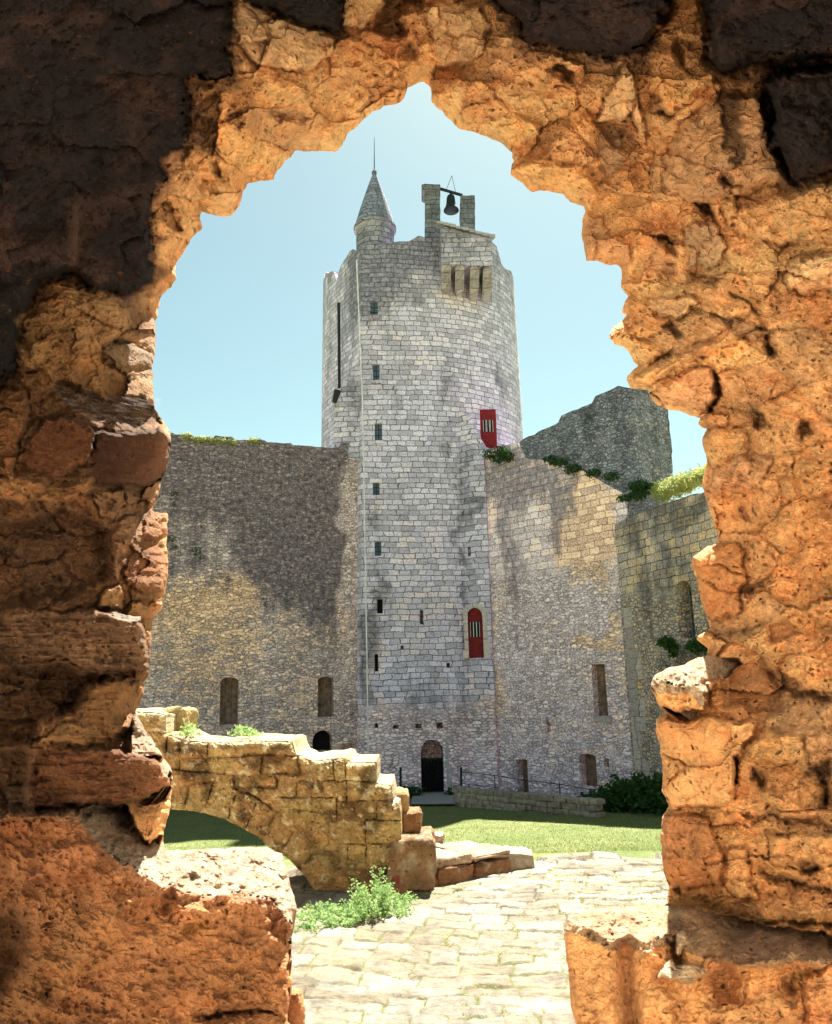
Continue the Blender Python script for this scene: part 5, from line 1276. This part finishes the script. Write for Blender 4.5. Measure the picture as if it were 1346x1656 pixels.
    prim([(1064, 1588), (1074, 1560), (1088, 1548), (1096, 1560), (1138, 1566), (1140, 1578), (1120, 1590), (1088, 1582)], 'set', 0, (.56, .44, .30), 3, .2, joint=0, plane=tp)
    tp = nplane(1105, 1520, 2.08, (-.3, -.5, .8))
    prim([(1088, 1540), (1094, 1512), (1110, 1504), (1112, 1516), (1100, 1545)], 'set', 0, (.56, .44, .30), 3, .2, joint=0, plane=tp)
    prim([(1135, 1545), (1185, 1545), (1210, 1570), (1200, 1630), (1150, 1640), (1125, 1600)], 'add', -.07, DRED*.9, 14)
    prim([(1255, 1575), (1290, 1565), (1305, 1600), (1285, 1625), (1262, 1610)], 'add', -.08, DRED*.8, 12)
    prim([(1300, 1580), (1346, 1560), (1500, 1560), (1500, 1700), (1300, 1700)], 'add', .05, RED*1.1, 8, .3)
    # ---------- left jamb, from the top down
    prim([(30, 520), (60, 480), (110, 470), (150, 480), (205, 495), (215, 520), (165, 570), (110, 585), (50, 590)], 'add', .02, MORT*.95, 12, .0, joint=0)
    prim([(205, 478), (245, 465), (250, 520), (235, 540), (210, 530)], 'add', -.03, BROWN*1.5, 6)
    prim([(165, 558), (190, 545), (215, 548), (230, 565), (248, 578), (246, 600), (170, 592)], 'add', .035, GREYB, 6, .5)
    prim([(168, 552), (185, 542), (216, 546), (214, 556), (180, 560)], 'add', -.07, SHADE*2, 3)
    prim([(78, 625), (100, 606), (130, 622), (180, 640), (235, 636), (250, 652), (268, 690), (220, 694), (160, 672), (110, 662)], 'add', -.13, SHADE*2.4, 5)
    prim([(145, 704), (170, 694), (215, 696), (262, 692), (282, 712), (272, 750), (262, 772), (236, 786), (150, 782), (148, 740)], 'set', 0, (.075, .033, .024), 4, .95, plane=nplane(215, 745, 2.00, (.10, -.86, -.50)))
    prim([(236, 786), (262, 770), (256, 800), (243, 826), (228, 806)], 'add', .06, LBR*1.1, 4, .7)
    prim([(28, 762), (44, 706), (72, 672), (130, 680), (156, 702), (142, 752), (104, 778)], 'set', 0, DRED*.8, 7, .5, plane=nplane(90, 730, 1.88, (.15, -.85, -.45)))
    prim([(-200, 620), (10, 622), (45, 632), (52, 665), (35, 700), (22, 770), (-200, 800)], 'add', .04, RED*.8, 8, .2)
    prim([(-60, 772), (20, 765), (100, 782), (148, 770), (152, 795), (110, 812), (40, 818), (-60, 800)], 'add', .05, OCH*.95, 8, .1, (0, -.06), joint=.0)
    prim([(150, 796), (190, 786), (232, 800), (220, 825), (190, 838), (158, 830)], 'add', .02, LBR*1.25, 7)
    prim([(48, 838), (100, 812), (150, 830), (188, 852), (186, 930), (150, 950), (130, 970), (40, 985), (-200, 985), (-200, 850)], 'add', -.15, BROWN*.7, 8, .2)
    prim([(184, 862), (196, 838), (228, 826), (230, 846), (215, 880), (200, 920), (186, 950)], 'add', .02, LBR*1.2, 6)
    prim([(236, 838), (248, 826), (276, 826), (276, 862), (258, 872), (232, 866)], 'add', .03, DRED*1.3, 5, .2)
    prim([(196, 900), (215, 872), (240, 868), (262, 880), (276, 905), (268, 960), (240, 965), (205, 945)], 'add', .015, DRED*1.2, 6, .3, (.0, .08))
    prim([(154, 985), (165, 955), (192, 940), (205, 958), (196, 985)], 'add', .06, MORT, 4, .4)
    prim([(196, 985), (215, 968), (250, 978), (262, 984), (245, 1000), (205, 996)], 'add', .03, OCH, 4)
    # bedded brown stone and its lit rim
    prim([(-300, 996), (0, 994), (40, 986), (100, 985), (172, 988), (228, 1002), (240, 1042), (238, 1082), (190, 1086), (140, 1082), (100, 1062), (0, 1078), (-300, 1080)], 'set', 0, LBR*.55, 5, 0, joint=.02,
         plane=nplane(130, 1030, 1.93, (.05, -.9, -.25)))
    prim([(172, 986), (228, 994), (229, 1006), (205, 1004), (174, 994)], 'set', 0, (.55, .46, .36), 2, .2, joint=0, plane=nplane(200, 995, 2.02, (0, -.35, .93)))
    prim([(-300, 1076), (0, 1078), (100, 1066), (140, 1084), (190, 1090), (180, 1100), (148, 1110), (136, 1130), (118, 1150), (66, 1166), (60, 1200), (-300, 1205)], 'add', -.20, BROWN*.5, 6, .2)  # shade under the overhang, painted brown as well as sunk
    prim([(188, 1078), (216, 1082), (214, 1096), (190, 1098)], 'add', -.08, SHADE*2.4, 3)
    prim([(62, 1168), (118, 1152), (140, 1128), (150, 1112), (185, 1100), (228, 1102), (232, 1120), (218, 1148), (212, 1180), (160, 1205), (62, 1205)], 'add', .03, OCH*.92, 6, 0, joint=0)
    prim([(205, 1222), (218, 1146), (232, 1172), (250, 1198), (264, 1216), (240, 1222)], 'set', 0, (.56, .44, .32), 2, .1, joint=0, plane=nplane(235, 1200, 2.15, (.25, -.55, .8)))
    prim([(48, 1232), (90, 1212), (150, 1206), (205, 1216), (250, 1222), (284, 1244), (276, 1268), (240, 1292), (180, 1300), (50, 1312)], 'set', 0, DRED*.9, 5, .35, plane=nplane(170, 1260, 1.98, (.12, -.88, -.30)))
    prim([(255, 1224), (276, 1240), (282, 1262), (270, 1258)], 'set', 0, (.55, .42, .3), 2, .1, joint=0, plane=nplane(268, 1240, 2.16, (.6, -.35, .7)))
    prim([(-300, 1200), (50, 1205), (52, 1250), (46, 1318), (-300, 1330)], 'add', -.14, BROWN*.6, 8, .4)  # sunk band with its shade painted in
    prim([(46, 1300), (130, 1296), (200, 1290), (200, 1300), (140, 1312), (50, 1325)], 'add', -.12, SHADE*2, 5)
    # low block with the sunlit top
    fC = [(-1500, 1335), (0, 1328), (60, 1320), (128, 1326), (146, 1350), (168, 1376), (215, 1406), (262, 1432), (300, 1446), (330, 1448), (400, 1446), (434, 1458), (458, 1484), (470, 1500), (466, 1596), (480, 1600), (495, 1650), (495, 2600), (-1500, 2600)]
    fp = nplane(300, 1500, 1.95, (.02, -1, .10)); fronts[id(fC)] = fp
    cap([(128, 1326), (132, 1308), (165, 1302), (205, 1296), (236, 1330), (256, 1366), (280, 1360), (430, 1355), (470, 1370), (486, 1425), (490, 1470), (474, 1502), (455, 1484), (434, 1458), (400, 1446), (330, 1448), (300, 1446), (262, 1432), (215, 1406), (168, 1376), (146, 1350)],
        fC, .0062, (.34, .28, .21), sm=.0, rough=.03)
    prim([(208, 1300), (232, 1298), (262, 1292), (276, 1296), (274, 1330), (262, 1350), (240, 1366), (224, 1345), (212, 1322)], 'set', 2.17, OCH*1.0, 4, .5, (.05, -.04), joint=.01)
    prim(fC, 'set', 0, np.array([.31, .135, .060]), 4, .25, joint=0, plane=fp)
    prim([(0, 1380), (60, 1360), (150, 1352), (180, 1390), (150, 1420), (40, 1440), (0, 1430)], 'add', .05, DRED*1.5, 20, 0, joint=0, cw=.6)
    prim([(-60, 1450), (30, 1450), (70, 1490), (60, 1560), (20, 1640), (-60, 1700)], 'add', -.16, BROWN*.7, 24, 0, joint=0, cw=.8)
    prim([(40, 1540), (120, 1480), (190, 1440), (240, 1440), (200, 1520), (120, 1600), (40, 1700), (-10, 1700)], 'add', .05, (.46, .24, .095), 34, 0, joint=0, cw=.4)
    prim([(255, 1440), (290, 1432), (300, 1460), (270, 1492), (250, 1478)], 'add', -.05, DRED*.9, 8)
    prim([(296, 1500), (340, 1484), (345, 1500), (300, 1520)], 'add', -.03, (.55, .28, .09), 8, joint=0)
    prim([(420, 1446), (446, 1450), (466, 1490), (462, 1530), (440, 1510), (424, 1470)], 'add', -.03, DRED*.8, 8, 0, joint=0)
    prim([(310, 1642), (350, 1628), (420, 1620), (450, 1636), (470, 1650), (400, 1640), (330, 1652)], 'add', -.09, SHADE*2.6, 6)
    prim([(70, 1606), (82, 1600), (86, 1620), (76, 1626)], 'add', -.08, SHADE*2, 4)
    # far small stone at the lower right of that block
    prim([(466, 1594), (492, 1594), (500, 1640), (500, 2600), (474, 2600)], 'set', 2.75, RED*.9, 2, .7, joint=0)
    # faint brown stones and streaks showing through the painted shade
    sm_ = (C.sum(-1) < .06); br_ = (sstep(.05, .5, fbm(X/70, Y/45, 421, 5))*.7*sm_)[..., None]; C = C*(1-br_)+np.array([.034, .018, .013])*br_
    T -= np.where(sm_, .035*fbm(X/90, Y/60, 423, 5)+.02*pl, 0)
    # ---------- fine chipping over everything
    k = 1-smoothm*.85
    T -= .006*plc*k
    T -= .034*fbm(X/50, Y/36, 401, 6, .55)*k+.040*(.5-np.abs(fbm(Xw/75, Yw/48, 431, 5, .5))*1.6)*k+.016*(.5-np.abs(fbm(Xw/24, Yw/17, 437, 4, .5))*1.6)*k+.010*fbm(X/9, Y/8, 405, 4, .6)*(k*.8+.2)
    lam = fbm(X/70, Y/7, 409, 3)*sstep(300, 150, X)*sstep(960, 1010, Y)*sstep(1330, 1290, Y)     # bedding of the left stones
    T -= .028*lam
    dg = fbm((X+Y*.8)/60, (Y-X*.5)/9, 411, 3)*sstep(900, 1000, X)*sstep(380, 480, Y)*sstep(900, 750, Y); T -= .020*dg*k
    dg2 = fbm((X+Y*1.3)/60, (Y-X*.55)/22, 412, 5, .6)*sstep(1430, 1480, Y)*sstep(500, 450, X); T -= .016*dg2
    # pocking of the weathered mortar
    f1d, f2d, _, crd = worley(X/9+n5x, Y/8+n5y, 333); pk = (crd > .80)*(1-sstep(.12, .42, f1d))*sstep(-.1, .3, fbm(X/50, Y/50, 415, 2))*(1-smoothm)
    T += .014*pk; pc = (pk*.5)[..., None]; C = C*(1-pc)+np.array([.13, .06, .03])*pc
    # roll the edge back at the hole
    T += .05*np.exp(-s/5.0)
    T = np.clip(T, 1.0, 3.2)
    POS = at_y(X, Y, T)
    ld = (sstep(285, 235, X)*sstep(455, 520, Y)*sstep(1345, 1300, Y)*.50)[..., None]; C = C*(1-ld)  # shade of the left jamb painted into its colours
    C = C*(1-(sstep(260, -40, X)*sstep(1310, 1360, Y)*.45)[..., None])  # shadow at the low block's left end, painted in
    C = np.clip(C*1.16, .003, .88)
    part = np.full((X.shape[0]-1, X.shape[1]-1), 1)    # right jamb
    cx_, cy_ = X[:-1, :-1], Y[:-1, :-1]
    part[(cx_ < 673)] = 0                                   # left jamb
    part[(cy_ < 330-abs(cx_-673)*.12)] = 2                  # head
    part[(cx_ < 673) & (cy_ > 1300+np.clip(cx_, 0, 300)*.15)] = 3      # low block
    part[(cx_ > 673) & (cy_ > 1455+np.clip(cx_-1080, 0, 400)*.12)] = 4      # right sill
    ctr = np.array([.02, 0, EYE+.3])
    def ext(Pv, px, py):
        far_edge = (px < -1450) | (px > 2850) | (py < -425) | (py > 2540)
        out = []
        dx = px-660; dy = py-850; L = np.hypot(dx, dy)+1e-6; ux_, uy_ = dx/L, -dy/L
        for (dyy, off) in ((.05, .015), (.13, .08), (.16, 1.6)):
            Q = Pv.copy(); Q[:, 1] = np.where(far_edge, Q[:, 1], Q[:, 1]+dyy)
            offv = np.where(far_edge, 0, off); Q[:, 0] += ux_*offv; Q[:, 2] += uy_*offv
            if off > 1: Q[:, 1] = np.where(far_edge, Q[:, 1], 2.95)
            out.append(Q)
        return out
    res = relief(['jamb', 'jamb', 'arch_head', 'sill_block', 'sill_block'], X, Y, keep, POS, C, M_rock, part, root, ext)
    # spider web: thin sagging sheet of strands in the cavity of the left jamb
    tw_ = NT('web_silk'); ow = tw_.obj(); nz = tw_.noise(tw_.vmath('MULTIPLY', ow, (3, 3, 30)), 9, 6, .7)
    tp_ = tw_.n('ShaderNodeBsdfTransparent'); mx_ = tw_.n('ShaderNodeMixShader'); tw_.b.inputs['Base Color'].default_value = (.75, .72, .72, 1)
    tw_.l(tw_.mr(nz, .48, .75, .0, .20), mx_.inputs[0]); tw_.l(tp_.outputs[0], mx_.inputs[1]); tw_.l(tw_.b.outputs[0], mx_.inputs[2]); tw_.l(mx_.outputs[0], tw_.out.inputs[0])
    nu, nv_ = 40, 14; V = []
    for i_ in range(nu):
        f = i_/(nu-1); a_ = P(88+(262-88)*f, 618+26*f, 1.84+.26*f); b_ = P(96+(270-96)*f, 640+52*f, 1.80+.30*f)
        for k_ in range(nv_):
            h_ = k_/(nv_-1); p = a_.lerp(b_, h_); p.z -= .045*math.sin(math.pi*f)*(.3+.7*h_); p.y -= .04*math.sin(math.pi*h_); V.append(p[:])
    I_ = np.arange(nu*nv_).reshape(nu, nv_); Fq = np.stack([I_[:-1, :-1], I_[1:, :-1], I_[1:, 1:], I_[:-1, 1:]], -1).reshape(-1, 4)
    w_ = mesh_np('spider_web', V, Fq, tw_.m, smooth=True); tag(w_, 'wispy white spider web sagging across a dark hollow of the left jamb', 'spider web')
build_opening()
print('objects', len(bpy.data.objects))
